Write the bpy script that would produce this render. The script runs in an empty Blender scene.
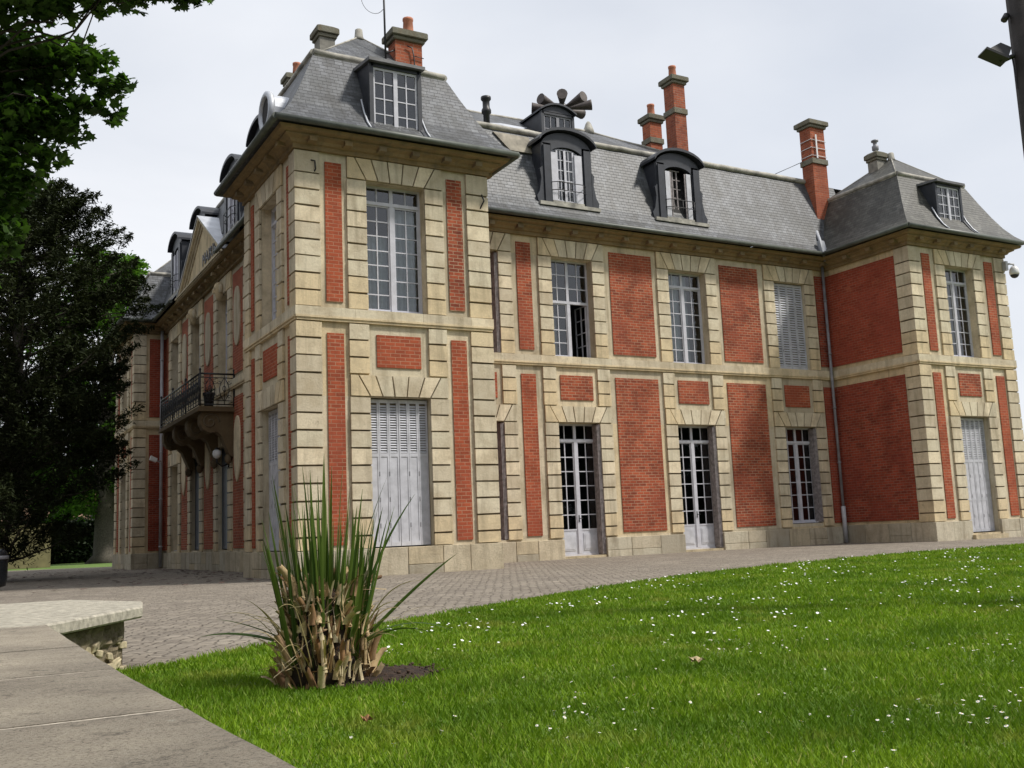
import bpy, bmesh, math, random
import numpy as np
from mathutils import Vector, Matrix
random.seed(7)
rng = np.random.default_rng(7)
PI = math.pi
scn = bpy.context.scene
col = scn.collection

# ------------------------------------------------------------------ camera
cd = bpy.data.cameras.new('camera')
cam = bpy.data.objects.new('camera', cd)
col.objects.link(cam)
cd.sensor_width = 36.0
cd.lens = 35.776
cd.clip_start = 0.05
cd.clip_end = 3000
M = Matrix(((0.8743827439564543, -0.034341292866830776, -0.48402013664249166),
            (-0.4834659315774909, -0.14679985968883358, -0.8629661025783387),
            (-0.04141871648289758, 0.9885699149779814, -0.14496210927458256)))
cam.matrix_world = Matrix.Translation((-6.652, -21.347, 0.806)) @ M.to_4x4()
scn.camera = cam
CAM = np.array([-6.652, -21.347])

# ------------------------------------------------------------------ light and sky
SUN_EL = math.radians(52)
SUN_DIR = Vector((0.74, -0.67, 0)).normalized()          # towards the sun, on the ground
w = bpy.data.worlds.new('World')
scn.world = w
w.use_nodes = True
nt = w.node_tree
for n in list(nt.nodes): nt.nodes.remove(n)
out = nt.nodes.new('ShaderNodeOutputWorld')
bg = nt.nodes.new('ShaderNodeBackground'); bg.inputs['Strength'].default_value = 0.1
sky = nt.nodes.new('ShaderNodeTexSky'); sky.sky_type = 'NISHITA'; sky.sun_disc = False
sky.sun_elevation = SUN_EL
sky.sun_rotation = math.atan2(SUN_DIR.x, SUN_DIR.y)
sky.air_density = 1.0; sky.dust_density = 2.0
tc = nt.nodes.new('ShaderNodeTexCoord')
mp = nt.nodes.new('ShaderNodeMapping'); mp.inputs['Scale'].default_value = (1.0, 1.0, 2.6)
nz = nt.nodes.new('ShaderNodeTexNoise'); nz.inputs['Scale'].default_value = 2.2; nz.inputs['Detail'].default_value = 6; nz.inputs['Roughness'].default_value = 0.5
nz.inputs['Distortion'].default_value = 0.4
rp = nt.nodes.new('ShaderNodeMapRange'); rp.inputs['From Min'].default_value = 0.3; rp.inputs['From Max'].default_value = 0.62
rp.inputs['To Min'].default_value = 0.80; rp.inputs['To Max'].default_value = 0.985
nz2 = nt.nodes.new('ShaderNodeTexNoise'); nz2.inputs['Scale'].default_value = 1.1; nz2.inputs['Detail'].default_value = 4
cr = nt.nodes.new('ShaderNodeValToRGB')
cr.color_ramp.elements[0].position = 0.3; cr.color_ramp.elements[0].color = (.73, .775, .855, 1)
cr.color_ramp.elements[1].position = 0.7; cr.color_ramp.elements[1].color = (.96, .97, 1.0, 1)
sc = nt.nodes.new('ShaderNodeVectorMath'); sc.operation = 'SCALE'; sc.inputs['Scale'].default_value = 10.0
mx = nt.nodes.new('ShaderNodeMix'); mx.data_type = 'RGBA'
nt.links.new(tc.outputs['Generated'], mp.inputs['Vector'])
nt.links.new(mp.outputs[0], nz.inputs['Vector']); nt.links.new(mp.outputs[0], nz2.inputs['Vector'])
nt.links.new(nz.outputs['Fac'], rp.inputs['Value'])
nt.links.new(nz2.outputs['Fac'], cr.inputs['Fac'])
nt.links.new(cr.outputs['Color'], sc.inputs[0])
nt.links.new(rp.outputs[0], mx.inputs['Factor'])
nt.links.new(sky.outputs[0], mx.inputs['A'])
nt.links.new(sc.outputs[0], mx.inputs['B'])
nt.links.new(mx.outputs['Result'], bg.inputs['Color'])
nt.links.new(bg.outputs[0], out.inputs['Surface'])

sl = bpy.data.lights.new('sun', 'SUN'); sl.energy = 3.9; sl.angle = math.radians(6.0); sl.color = (1.0, 0.95, 0.87)
so = bpy.data.objects.new('sun', sl); col.objects.link(so)
d = SUN_DIR * math.cos(SUN_EL) + Vector((0, 0, math.sin(SUN_EL)))
so.rotation_euler = d.to_track_quat('Z', 'Y').to_euler()
so.location = (20, -30, 40)
scn.view_settings.view_transform = 'Standard'
scn.view_settings.look = 'None'
scn.view_settings.gamma = 1
scn.view_settings.use_curve_mapping = False
scn.view_settings.exposure = 0.07

# ------------------------------------------------------------------ materials
def nodes(name):
    m = bpy.data.materials.new(name); m.use_nodes = True
    t = m.node_tree; b = t.nodes['Principled BSDF']
    return m, t, b
def N(t, typ, **kw):
    n = t.nodes.new(typ)
    for k, v in kw.items():
        if k in n.inputs: n.inputs[k].default_value = v
        else: setattr(n, k, v)
    return n
def noise(t, vec, scale, detail=4, rough=.55, dist=0):
    n = N(t, 'ShaderNodeTexNoise', Scale=scale, Detail=detail, Roughness=rough, Distortion=dist)
    if vec: t.links.new(vec, n.inputs['Vector'])
    return n.outputs['Fac']
def ramp(t, fac, stops):
    n = t.nodes.new('ShaderNodeValToRGB')
    e = n.color_ramp.elements
    e[0].position, e[0].color = stops[0][0], (*stops[0][1], 1)
    e[1].position, e[1].color = stops[-1][0], (*stops[-1][1], 1)
    for p, c in stops[1:-1]:
        x = e.new(p); x.color = (*c, 1)
    t.links.new(fac, n.inputs['Fac'])
    return n.outputs['Color']
def mixc(t, fac, a, b, mode='MIX'):
    n = t.nodes.new('ShaderNodeMix'); n.data_type = 'RGBA'; n.blend_type = mode
    for s, v in (('Factor', fac), ('A', a), ('B', b)):
        if isinstance(v, (int, float)): n.inputs[s].default_value = v
        elif isinstance(v, tuple): n.inputs[s].default_value = (*v, 1)
        else: t.links.new(v, n.inputs[s])
    return n.outputs['Result']
def rng_map(t, v, a, b, c, d_):
    n = N(t, 'ShaderNodeMapRange'); t.links.new(v, n.inputs['Value'])
    for s, x in (('From Min', a), ('From Max', b), ('To Min', c), ('To Max', d_)): n.inputs[s].default_value = x
    return n.outputs[0]
def bump(t, b, h, strength=.4, dist=.02):
    n = N(t, 'ShaderNodeBump', Strength=strength, Distance=dist)
    t.links.new(h, n.inputs['Height']); t.links.new(n.outputs[0], b.inputs['Normal'])
def objc(t):
    return t.nodes.new('ShaderNodeTexCoord').outputs['Object']
def geo(t): return t.nodes.new('ShaderNodeNewGeometry')
def plain(name, c, rough=.6, metal=0, var=.25, scale=6, spec=None, bmp=0):
    m, t, b = nodes(name)
    o = objc(t)
    f = noise(t, o, scale, 6)
    lo = tuple(x * (1 - var) for x in c); hi = tuple(min(1, x * (1 + var)) for x in c)
    t.links.new(ramp(t, f, [(.3, lo), (.7, hi)]), b.inputs['Base Color'])
    b.inputs['Roughness'].default_value = rough; b.inputs['Metallic'].default_value = metal
    if spec is not None: b.inputs['Specular IOR Level'].default_value = spec
    if bmp: bump(t, b, noise(t, o, scale * 8, 4), bmp, .01)
    return m

def stone(name, base, dirt=.5, grain=1.0):
    m, t, b = nodes(name)
    o = objc(t); g = geo(t)
    rnd = g.outputs['Random Per Island']
    lo = tuple(x * .72 for x in base); hi = tuple(min(1, x * 1.20) for x in base)
    warm = (base[0] * 1.06, base[1] * .97, base[2] * .80)
    c = ramp(t, rnd, [(0, lo), (.35, base), (.6, warm), (.8, hi), (1, (base[0]*.9, base[1]*.93, base[2]*.93))])
    f1 = noise(t, o, 2.1, 8, .62)
    c = mixc(t, rng_map(t, f1, .44, .66, 0, .6), c, (base[0] * .60, base[1] * .55, base[2] * .48))
    # vertical weather streaks
    mpn = N(t, 'ShaderNodeMapping'); mpn.inputs['Scale'].default_value = (2.6, 2.6, .28)
    t.links.new(o, mpn.inputs['Vector'])
    f2 = noise(t, mpn.outputs[0], 1.6, 7, .6, .3)
    c = mixc(t, rng_map(t, f2, .50, .72, 0, min(1, dirt * 1.35)), c, (.17, .135, .085))
    c = mixc(t, rng_map(t, noise(t, o, 5.5, 8, .75), .60, .72, 0, .55), c, (.12, .10, .07))
    f3 = noise(t, o, 16, 6, .7)
    c = mixc(t, rng_map(t, f3, .35, .7, 0, .32 * grain), c, tuple(x * .55 for x in base))
    t.links.new(c, b.inputs['Base Color'])
    b.inputs['Roughness'].default_value = .9; b.inputs['Specular IOR Level'].default_value = .2
    bump(t, b, noise(t, o, 22, 9, .78), .9 * grain, .016)
    return m
def brickmat(name, c1, c2, mortar):
    m, t, b = nodes(name)
    uv = t.nodes.new('ShaderNodeTexCoord').outputs['UV']; o = objc(t)
    br = N(t, 'ShaderNodeTexBrick', Scale=1.0)
    br.inputs['Color1'].default_value = (*c1, 1); br.inputs['Color2'].default_value = (*c2, 1); br.inputs['Mortar'].default_value = (*mortar, 1)
    br.inputs['Brick Width'].default_value = .24; br.inputs['Row Height'].default_value = .086
    br.inputs['Mortar Size'].default_value = .0095; br.inputs['Mortar Smooth'].default_value = .15; br.inputs['Bias'].default_value = -.25
    t.links.new(uv, br.inputs['Vector'])
    f = noise(t, o, 1.3, 9, .72)
    c = mixc(t, rng_map(t, f, .42, .64, 0, .62), br.outputs['Color'], tuple(x * .62 for x in c2))
    c = mixc(t, rng_map(t, noise(t, o, 3.4, 8, .75, .5), .58, .68, 0, .55), c, (.42, .17, .09))
    f2 = noise(t, o, 9, 5, .65)
    c = mixc(t, rng_map(t, f2, .55, .75, 0, .45), c, (c1[0] * 1.1, c1[1] * 1.7, c1[2] * 1.9))
    mpn = N(t, 'ShaderNodeMapping'); mpn.inputs['Scale'].default_value = (3, 3, .5); t.links.new(o, mpn.inputs['Vector'])
    oi = t.nodes.new('ShaderNodeObjectInfo')
    c = mixc(t, rng_map(t, oi.outputs['Random'], 0, 1, 0, .38), c, (c1[0] * 1.12, c1[1] * 1.1, c1[2]))
    c = mixc(t, rng_map(t, noise(t, o, .8, 3, .5), .5, .62, 0, .35), c, (c1[0] * .75, c1[1] * .8, c1[2]))
    f3 = noise(t, mpn.outputs[0], 1.4, 6, .65)
    c = mixc(t, rng_map(t, f3, .6, .8, 0, .5), c, (.10, .045, .035))
    t.links.new(c, b.inputs['Base Color']); b.inputs['Roughness'].default_value = .88; b.inputs['Specular IOR Level'].default_value = .2
    inv = N(t, 'ShaderNodeMath', operation='SUBTRACT'); inv.inputs[0].default_value = 1; t.links.new(br.outputs['Fac'], inv.inputs[1])
    bump(t, b, inv.outputs[0], .6, .008)
    return m
def slatemat(name, base, moss=.3):
    m, t, b = nodes(name)
    uv = t.nodes.new('ShaderNodeTexCoord').outputs['UV']; o = objc(t)
    br = N(t, 'ShaderNodeTexBrick', Scale=1.0)
    br.inputs['Color1'].default_value = (base[0]*.58, base[1]*.58, base[2]*.60, 1); br.inputs['Color2'].default_value = (base[0]*1.5, base[1]*1.5, base[2]*1.5, 1)
    br.inputs['Mortar'].default_value = (base[0]*.22, base[1]*.22, base[2]*.22, 1)
    br.inputs['Brick Width'].default_value = .21; br.inputs['Row Height'].default_value = .115
    br.inputs['Mortar Size'].default_value = .007; br.inputs['Mortar Smooth'].default_value = .5
    t.links.new(uv, br.inputs['Vector'])
    f = noise(t, o, 1.0, 9, .68, .6)
    c = mixc(t, rng_map(t, f, .40, .62, 0, .85), br.outputs['Color'], (base[0]*.55, base[1]*.55, base[2]*.5))
    f2 = noise(t, uv, 5.5, 6, .6)
    c = mixc(t, rng_map(t, f2, .56, .66, 0, moss), c, (base[0]*.3, base[1]*.27, base[2]*.22))
    mps = N(t, 'ShaderNodeMapping'); mps.inputs['Scale'].default_value = (1.6, .35, 1); t.links.new(uv, mps.inputs['Vector'])
    c = mixc(t, rng_map(t, noise(t, mps.outputs[0], 1.0, 7, .65, .4), .50, .64, 0, .75), c, (base[0]*.38, base[1]*.36, base[2]*.32))
    mpt = N(t, 'ShaderNodeMapping'); mpt.inputs['Scale'].default_value = (3.2, .5, 1); mpt.inputs['Location'].default_value = (7, 3, 0); t.links.new(uv, mpt.inputs['Vector'])
    c = mixc(t, rng_map(t, noise(t, mpt.outputs[0], 1.0, 7, .7, .3), .55, .70, 0, .6), c, (base[0]*1.8, base[1]*1.8, base[2]*1.75))
    f3 = noise(t, o, 3.3, 5, .6)
    c = mixc(t, rng_map(t, f3, .60, .75, 0, .5), c, (base[0]*1.75, base[1]*1.72, base[2]*1.6))
    t.links.new(c, b.inputs['Base Color']); b.inputs['Roughness'].default_value = .55
    sep = N(t, 'ShaderNodeSeparateXYZ'); t.links.new(uv, sep.inputs[0])
    # overlapping courses: sawtooth height along the slope
    mm = N(t, 'ShaderNodeMath', operation='DIVIDE'); mm.inputs[1].default_value = .115; t.links.new(sep.outputs['Y'], mm.inputs[0])
    fr = N(t, 'ShaderNodeMath', operation='FRACT'); t.links.new(mm.outputs[0], fr.inputs[0])
    ad = N(t, 'ShaderNodeMath', operation='SUBTRACT'); t.links.new(br.outputs['Fac'], ad.inputs[1])
    iv = N(t, 'ShaderNodeMath', operation='SUBTRACT'); iv.inputs[0].default_value = 1; t.links.new(fr.outputs[0], iv.inputs[1]); t.links.new(iv.outputs[0], ad.inputs[0])
    bump(t, b, ad.outputs[0], .55, .02)
    return m

STONE = (.67, .585, .435)
M_stone = stone('limestone blocks', STONE, .38)
M_wall = stone('limestone wall', (.62, .54, .40), .46)
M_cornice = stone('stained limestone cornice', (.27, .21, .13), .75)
M_plinth = stone('plinth limestone', (.56, .50, .385), .5, 1.4)
M_brick = brickmat('red brick', (.385, .088, .041), (.135, .032, .021), (.40, .27, .18))
M_brick2 = brickmat('dark red brick', (.34, .066, .036), (.12, .026, .018), (.28, .17, .125))
M_chim = brickmat('chimney brick', (.38, .105, .052), (.12, .034, .024), (.30, .21, .16))
M_slate = slatemat('grey slate', (.092, .097, .107), .75)
M_slate_shade = slatemat('shade-darkened mossy slate', (.072, .071, .062), .65)  # darker slate copy, the far pavilion roof's shade put into its colour
M_lead = plain('lead roll with lichen', (.30, .285, .245), .7, 0, .55, 3, bmp=.4)
M_zinc = plain('dark painted zinc', (.022, .025, .033), .45, 0, .35, 4, bmp=.1)
M_zincl = plain('pale zinc sheet', (.50, .52, .56), .45, .3, .2, 2)
M_gutter = plain('green grey gutter', (.075, .085, .07), .5, 0, .3, 3)
M_frame = plain('off white window paint', (.50, .50, .55), .5, 0, .12, 5)
M_shut = plain('lilac grey shutter paint', (.48, .485, .525), .6, 0, .16, 5)
M_shutd = plain('weathered grey shutter wood', (.24, .215, .215), .8, 0, .4, 9)
M_doord = plain('slate blue door paint', (.085, .10, .125), .5, 0, .2, 3)
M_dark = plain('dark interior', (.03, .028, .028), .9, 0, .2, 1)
M_curt = plain('net curtain', (.62, .64, .66), .9, 0, .12, 8)
M_iron = plain('black wrought iron', (.012, .012, .014), .45, 0, .3, 8)
M_pipe = plain('grey downpipe', (.20, .20, .22), .5, 0, .25, 4)
M_pipel = plain('pale grey downpipe', (.42, .42, .44), .5, 0, .15, 4)
M_terra = plain('terracotta pot', (.42, .16, .09), .8, 0, .25, 5)
M_cap = stone('weathered chimney stone', (.20, .19, .15), .7, 1.5)
M_concrete = plain('grey render', (.22, .21, .18), .85, 0, .35, 5, bmp=.3)
M_white = plain('white plastic', (.70, .70, .71), .4, 0, .05, 4)
M_black = plain('matt black metal', (.015, .015, .018), .5, 0, .3, 5)

def glassmat():
    m, t, b = nodes('window glass')
    t.nodes.remove(b)
    o = t.nodes['Material Output']
    gl = N(t, 'ShaderNodeBsdfGlossy', Roughness=.03); gl.inputs['Color'].default_value = (.95, .97, 1, 1)
    tr = N(t, 'ShaderNodeBsdfTransparent'); tr.inputs['Color'].default_value = (.72, .76, .78, 1)
    lw = N(t, 'ShaderNodeFresnel', IOR=1.5)
    mr = rng_map(t, lw.outputs[0], 0, 1, .05, 1.0)
    ms = t.nodes.new('ShaderNodeMixShader')
    t.links.new(mr, ms.inputs[0]); t.links.new(tr.outputs[0], ms.inputs[1]); t.links.new(gl.outputs[0], ms.inputs[2])
    nn = noise(t, objc(t), 1.4, 2)
    bp = N(t, 'ShaderNodeBump', Strength=.08, Distance=.05); t.links.new(nn, bp.inputs['Height'])
    t.links.new(bp.outputs[0], gl.inputs['Normal'])
    t.links.new(ms.outputs[0], o.inputs['Surface'])
    return m
M_glass = glassmat()

def leafmat(name, c1, c2, trans=.35, rough=.55):
    m, t, b = nodes(name)
    g = geo(t); o = objc(t)
    c = ramp(t, g.outputs['Random Per Island'], [(0, c1), (1, c2)])
    f = noise(t, o, .9, 3)
    c = mixc(t, rng_map(t, f, .35, .65, 0, .6), c, tuple(x * .6 for x in c1))
    t.links.new(c, b.inputs['Base Color']); b.inputs['Roughness'].default_value = rough
    b.inputs['Specular IOR Level'].default_value = .25
    tl = N(t, 'ShaderNodeBsdfTranslucent')
    c3 = mixc(t, 1.0, c, (1.2, 1.35, .6), 'MULTIPLY'); t.links.new(c3, tl.inputs['Color'])
    ms = t.nodes.new('ShaderNodeMixShader'); ms.inputs[0].default_value = trans
    oo = t.nodes['Material Output']
    t.links.new(b.outputs[0], ms.inputs[1]); t.links.new(tl.outputs[0], ms.inputs[2]); t.links.new(ms.outputs[0], oo.inputs['Surface'])
    return m
M_maple = leafmat('maple leaf', (.028, .066, .012), (.085, .165, .028), .45)
M_yew = leafmat('yew needles', (.017, .025, .008), (.038, .050, .015), .12, .85)
M_lime = leafmat('fresh green leaf', (.075, .17, .022), (.12, .24, .035), .35)
M_hedge = leafmat('hedge leaf', (.010, .020, .008), (.02, .035, .012), .1)
M_barkd = plain('dark maple bark', (.030, .026, .020), .95, 0, .4, 12)
M_bark = plain('grey bark', (.085, .075, .06), .95, 0, .4, 12, bmp=.6)

# ------------------------------------------------------------------ mesh builder
class MB:
    def __init__(s): s.v = []; s.f = []; s.smooth = []; s.m2 = []
    def add(s, vs, fs, smooth=False):
        o = len(s.v); s.v += [tuple(x) for x in vs]
        for f in fs: s.f.append(tuple(i + o for i in f)); s.smooth.append(smooth)
        return s
    def quad(s, a, b, c, d_): return s.add([a, b, c, d_], [(0, 1, 2, 3)])
    def hexa(s, p):   # 8 corners: bottom 0-3, top 4-7
        return s.add(p, [(0, 3, 2, 1), (4, 5, 6, 7), (0, 1, 5, 4), (1, 2, 6, 5), (2, 3, 7, 6), (3, 0, 4, 7)])
    def box(s, x0, x1, y0, y1, z0, z1):
        return s.hexa([(x0, y0, z0), (x1, y0, z0), (x1, y1, z0), (x0, y1, z0), (x0, y0, z1), (x1, y0, z1), (x1, y1, z1), (x0, y1, z1)])
    def prism(s, poly0, poly1):  # two matching rings
        n = len(poly0)
        fs = [tuple(range(n - 1, -1, -1)), tuple(range(n, 2 * n))] + [(i, (i + 1) % n, n + (i + 1) % n, n + i) for i in range(n)]
        return s.add(list(poly0) + list(poly1), fs)
    def tube(s, pts, r, n=8, closed=False, caps=True):
        pts = [Vector(p) for p in pts]; m = len(pts)
        rs = r if isinstance(r, (list, tuple)) else [r] * m
        vs = []; prev = None
        for i, p in enumerate(pts):
            if closed: tdir = pts[(i + 1) % m] - pts[i - 1]
            else: tdir = pts[min(i + 1, m - 1)] - pts[max(i - 1, 0)]
            tdir.normalize()
            a = prev if prev is not None else (Vector((0, 0, 1)) if abs(tdir.z) < .9 else Vector((1, 0, 0)))
            e1 = (a - tdir * a.dot(tdir)); e1.normalize(); e2 = tdir.cross(e1); prev = e1
            for k in range(n):
                t_ = 2 * PI * k / n
                vs.append(p + (e1 * math.cos(t_) + e2 * math.sin(t_)) * rs[i])
        fs = []
        for i in range(m if closed else m - 1):
            for k in range(n):
                a_, b_ = i * n + k, i * n + (k + 1) % n
                j = ((i + 1) % m) * n
                fs.append((a_, b_, j + (k + 1) % n, j + k))
        o = len(s.v)
        s.add(vs, fs, True)
        if caps and not closed: 
            s.f.append(tuple(o + k for k in range(n - 1, -1, -1))); s.smooth.append(False)
            s.f.append(tuple(o + (m - 1) * n + k for k in range(n))); s.smooth.append(False)
        return s
    def lathe(s, c, prof, n=16):  # prof (r,z)
        vs = []
        for r, z in prof:
            for k in range(n):
                t_ = 2 * PI * k / n; vs.append((c[0] + r * math.cos(t_), c[1] + r * math.sin(t_), c[2] + z))
        fs = [(i * n + k, i * n + (k + 1) % n, (i + 1) * n + (k + 1) % n, (i + 1) * n + k) for i in range(len(prof) - 1) for k in range(n)]
        s.add(vs, fs, True)
        o = len(s.v) - len(vs)
        s.f.append(tuple(o + k for k in range(n - 1, -1, -1))); s.smooth.append(False)
        s.f.append(tuple(o + (len(prof) - 1) * n + k for k in range(n))); s.smooth.append(False)
        return s
    def build(s, name, mat, parent=None, recalc=True, bevel=0):
        me = bpy.data.meshes.new(name)
        L = Vector((0, 0, 0)); q = parent
        if parent is not None:
            while q.parent is not None: q = q.parent
            L = q.location
        vs = [(x - L.x, y - L.y, z - L.z) for x, y, z in s.v]
        me.from_pydata(vs, [], s.f)
        me.polygons.foreach_set('use_smooth', s.smooth)
        if isinstance(mat, (list, tuple)):
            me.materials.append(mat[0]); me.materials.append(mat[1])
            for i0, i1 in s.m2:
                for i in range(i0, i1): me.polygons[i].material_index = 1
        else: me.materials.append(mat)
        if recalc:
            bm = bmesh.new(); bm.from_mesh(me); bmesh.ops.recalc_face_normals(bm, faces=bm.faces); bm.to_mesh(me); bm.free()
        uvl = me.uv_layers.new(name='UVMap')
        for p in me.polygons:
            n = p.normal
            if abs(n.z) > .985: u, v = Vector((1, 0, 0)), Vector((0, 1, 0))
            else:
                u = Vector((-n.y, n.x, 0)).normalized(); v = n.cross(u)
                if v.z < 0: v = -v
            for li in p.loop_indices:
                c = me.vertices[me.loops[li].vertex_index].co
                uvl.data[li].uv = ((c.x + L.x) * u.x + (c.y + L.y) * u.y, (c.x + L.x) * v.x + (c.y + L.y) * v.y + (c.z + L.z) * v.z)
        o = bpy.data.objects.new(name, me); col.objects.link(o)
        if parent is not None: o.parent = parent
        if bevel:
            b = o.modifiers.new('edge', 'BEVEL'); b.width = bevel; b.segments = 1; b.limit_method = 'ANGLE'
        return o
def tag(o, label=None, cat=None, group=None, kind=None):
    for k, v in (('label', label), ('category', cat), ('group', group), ('kind', kind)):
        if v: o[k] = v
    return o
def empty(name, loc, label, cat, group=None):
    o = bpy.data.objects.new(name, None); col.objects.link(o); o.location = loc
    o.empty_display_size = .2
    return tag(o, label, cat, group)
def fast_mesh(name, V, F, mat, parent=None, smooth=False):
    """V (n,3) array, F (m,k) array"""
    L = np.zeros(3)
    if parent is not None: L = np.array(parent.location)
    me = bpy.data.meshes.new(name)
    V = np.asarray(V, dtype=np.float32) - L.astype(np.float32); F = np.asarray(F, dtype=np.int32)
    me.vertices.add(len(V)); me.vertices.foreach_set('co', V.ravel())
    k = F.shape[1]
    me.loops.add(F.size); me.loops.foreach_set('vertex_index', F.ravel())
    me.polygons.add(len(F)); me.polygons.foreach_set('loop_start', np.arange(0, F.size, k, dtype=np.int32))
    me.update(calc_edges=True)
    me.materials.append(mat)
    o = bpy.data.objects.new(name, me); col.objects.link(o)
    if parent is not None: o.parent = parent
    return o

# ------------------------------------------------------------------ ground
def ground_mats():
    m, t, b = nodes('field grass')
    o = objc(t)
    c = ramp(t, noise(t, o, .5, 6), [(.3, (.07, .13, .02)), (.7, (.12, .19, .03))])
    t.links.new(c, b.inputs['Base Color']); b.inputs['Roughness'].default_value = .95
    m1 = m
    m, t, b = nodes('cobbled paving')
    o = objc(t)
    mp_ = N(t, 'ShaderNodeMapping'); mp_.inputs['Rotation'].default_value = (0, 0, .5); t.links.new(o, mp_.inputs['Vector'])
    dn = N(t, 'ShaderNodeTexNoise', Scale=3.0, Detail=3); t.links.new(mp_.outputs[0], dn.inputs['Vector'])
    vm = N(t, 'ShaderNodeVectorMath', operation='SCALE'); vm.inputs['Scale'].default_value = .16; t.links.new(dn.outputs['Color'], vm.inputs[0])
    va = N(t, 'ShaderNodeVectorMath', operation='ADD'); t.links.new(mp_.outputs[0], va.inputs[0]); t.links.new(vm.outputs[0], va.inputs[1])
    ms_ = N(t, 'ShaderNodeMapping'); ms_.inputs['Scale'].default_value = (7.5, 10.0, 1); t.links.new(va.outputs[0], ms_.inputs['Vector'])
    ve = N(t, 'ShaderNodeTexVoronoi', Scale=1.0, feature='DISTANCE_TO_EDGE', Randomness=.55); ve.voronoi_dimensions = '2D'; t.links.new(ms_.outputs[0], ve.inputs['Vector'])
    vc = N(t, 'ShaderNodeTexVoronoi', Scale=1.0, Randomness=.55); vc.voronoi_dimensions = '2D'; t.links.new(ms_.outputs[0], vc.inputs['Vector'])
    sp_ = N(t, 'ShaderNodeSeparateColor'); t.links.new(vc.outputs['Color'], sp_.inputs[0])
    cc_ = ramp(t, sp_.outputs[0], [(0, (.20, .175, .145)), (.5, (.285, .25, .205)), (1, (.38, .335, .27))])
    jt = rng_map(t, ve.outputs['Distance'], .02, .12, 1, 0)
    class _B: pass
    br = _B(); cmix = mixc(t, jt, cc_, (.125, .105, .08)); br.outputs = {'Color': cmix, 'Fac': jt}
    c = mixc(t, rng_map(t, noise(t, o, 1.1, 8, .7), .35, .68, 0, .75), br.outputs['Color'], (.20, .175, .145))
    c = mixc(t, rng_map(t, noise(t, o, .45, 7, .65), .38, .7, 0, .5), c, (.125, .105, .088))
    c = mixc(t, rng_map(t, noise(t, o, 2.4, 6, .7), .5, .72, 0, .55), c, (.36, .32, .27))
    c = mixc(t, rng_map(t, noise(t, o, 6.0, 5, .7), .58, .72, 0, .6), c, (.08, .065, .05))
    t.links.new(c, b.inputs['Base Color']); b.inputs['Roughness'].default_value = .9; b.inputs['Specular IOR Level'].default_value = .2
    iv = N(t, 'ShaderNodeMath', operation='SUBTRACT'); iv.inputs[0].default_value = 1; t.links.new(br.outputs['Fac'], iv.inputs[1])
    a2 = N(t, 'ShaderNodeMath', operation='ADD'); t.links.new(iv.outputs[0], a2.inputs[0]); t.links.new(noise(t, o, 9, 5), a2.inputs[1])
    bump(t, b, a2.outputs[0], .8, .02)
    m2 = m
    m, t, b = nodes('lawn soil and thatch')
    o = objc(t)
    c = ramp(t, noise(t, o, 1.2, 6), [(.3, (.07, .13, .010)), (.7, (.12, .18, .02))])
    c = mixc(t, rng_map(t, noise(t, o, .8, 5), .60, .72, 0, .6), c, (.14, .12, .05))
    t.links.new(c, b.inputs['Base Color']); b.inputs['Roughness'].default_value = .95
    return m1, m2, m
M_field, M_pave, M_lawn = ground_mats()
def sheet(name, poly, z, mat):
    b = MB(); b.add([(x, y, z) for x, y in poly], [tuple(range(len(poly)))])
    o = b.build(name, mat, recalc=False); return tag(o, kind='structure')
sheet('ground', [(-1500, -1500), (1500, -1500), (1500, 1500), (-1500, 1500)], -.012, M_field)
sheet('courtyard', [(-40, -60), (60, -60), (60, 40), (4.7, 30), (-5.0, 36.0), (-14, 40), (-40, 40)], 0, M_pave)
EDGE = [(-6.17, -14.3), (-5.53, -14.02), (-5.11, -13.76), (-4.6, -13.28), (-4.0, -12.86), (-2.75, -11.98), (-1.4, -11.05), (.12, -10.1), (2.3, -8.8), (4.6, -7.66), (7.8, -6.55), (11.3, -5.75), (16.6, -5.2), (30, -4.9)]
sheet('lawn', [(-6.17, -50), (30, -50)] + EDGE[::-1], .012, M_lawn)

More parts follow.
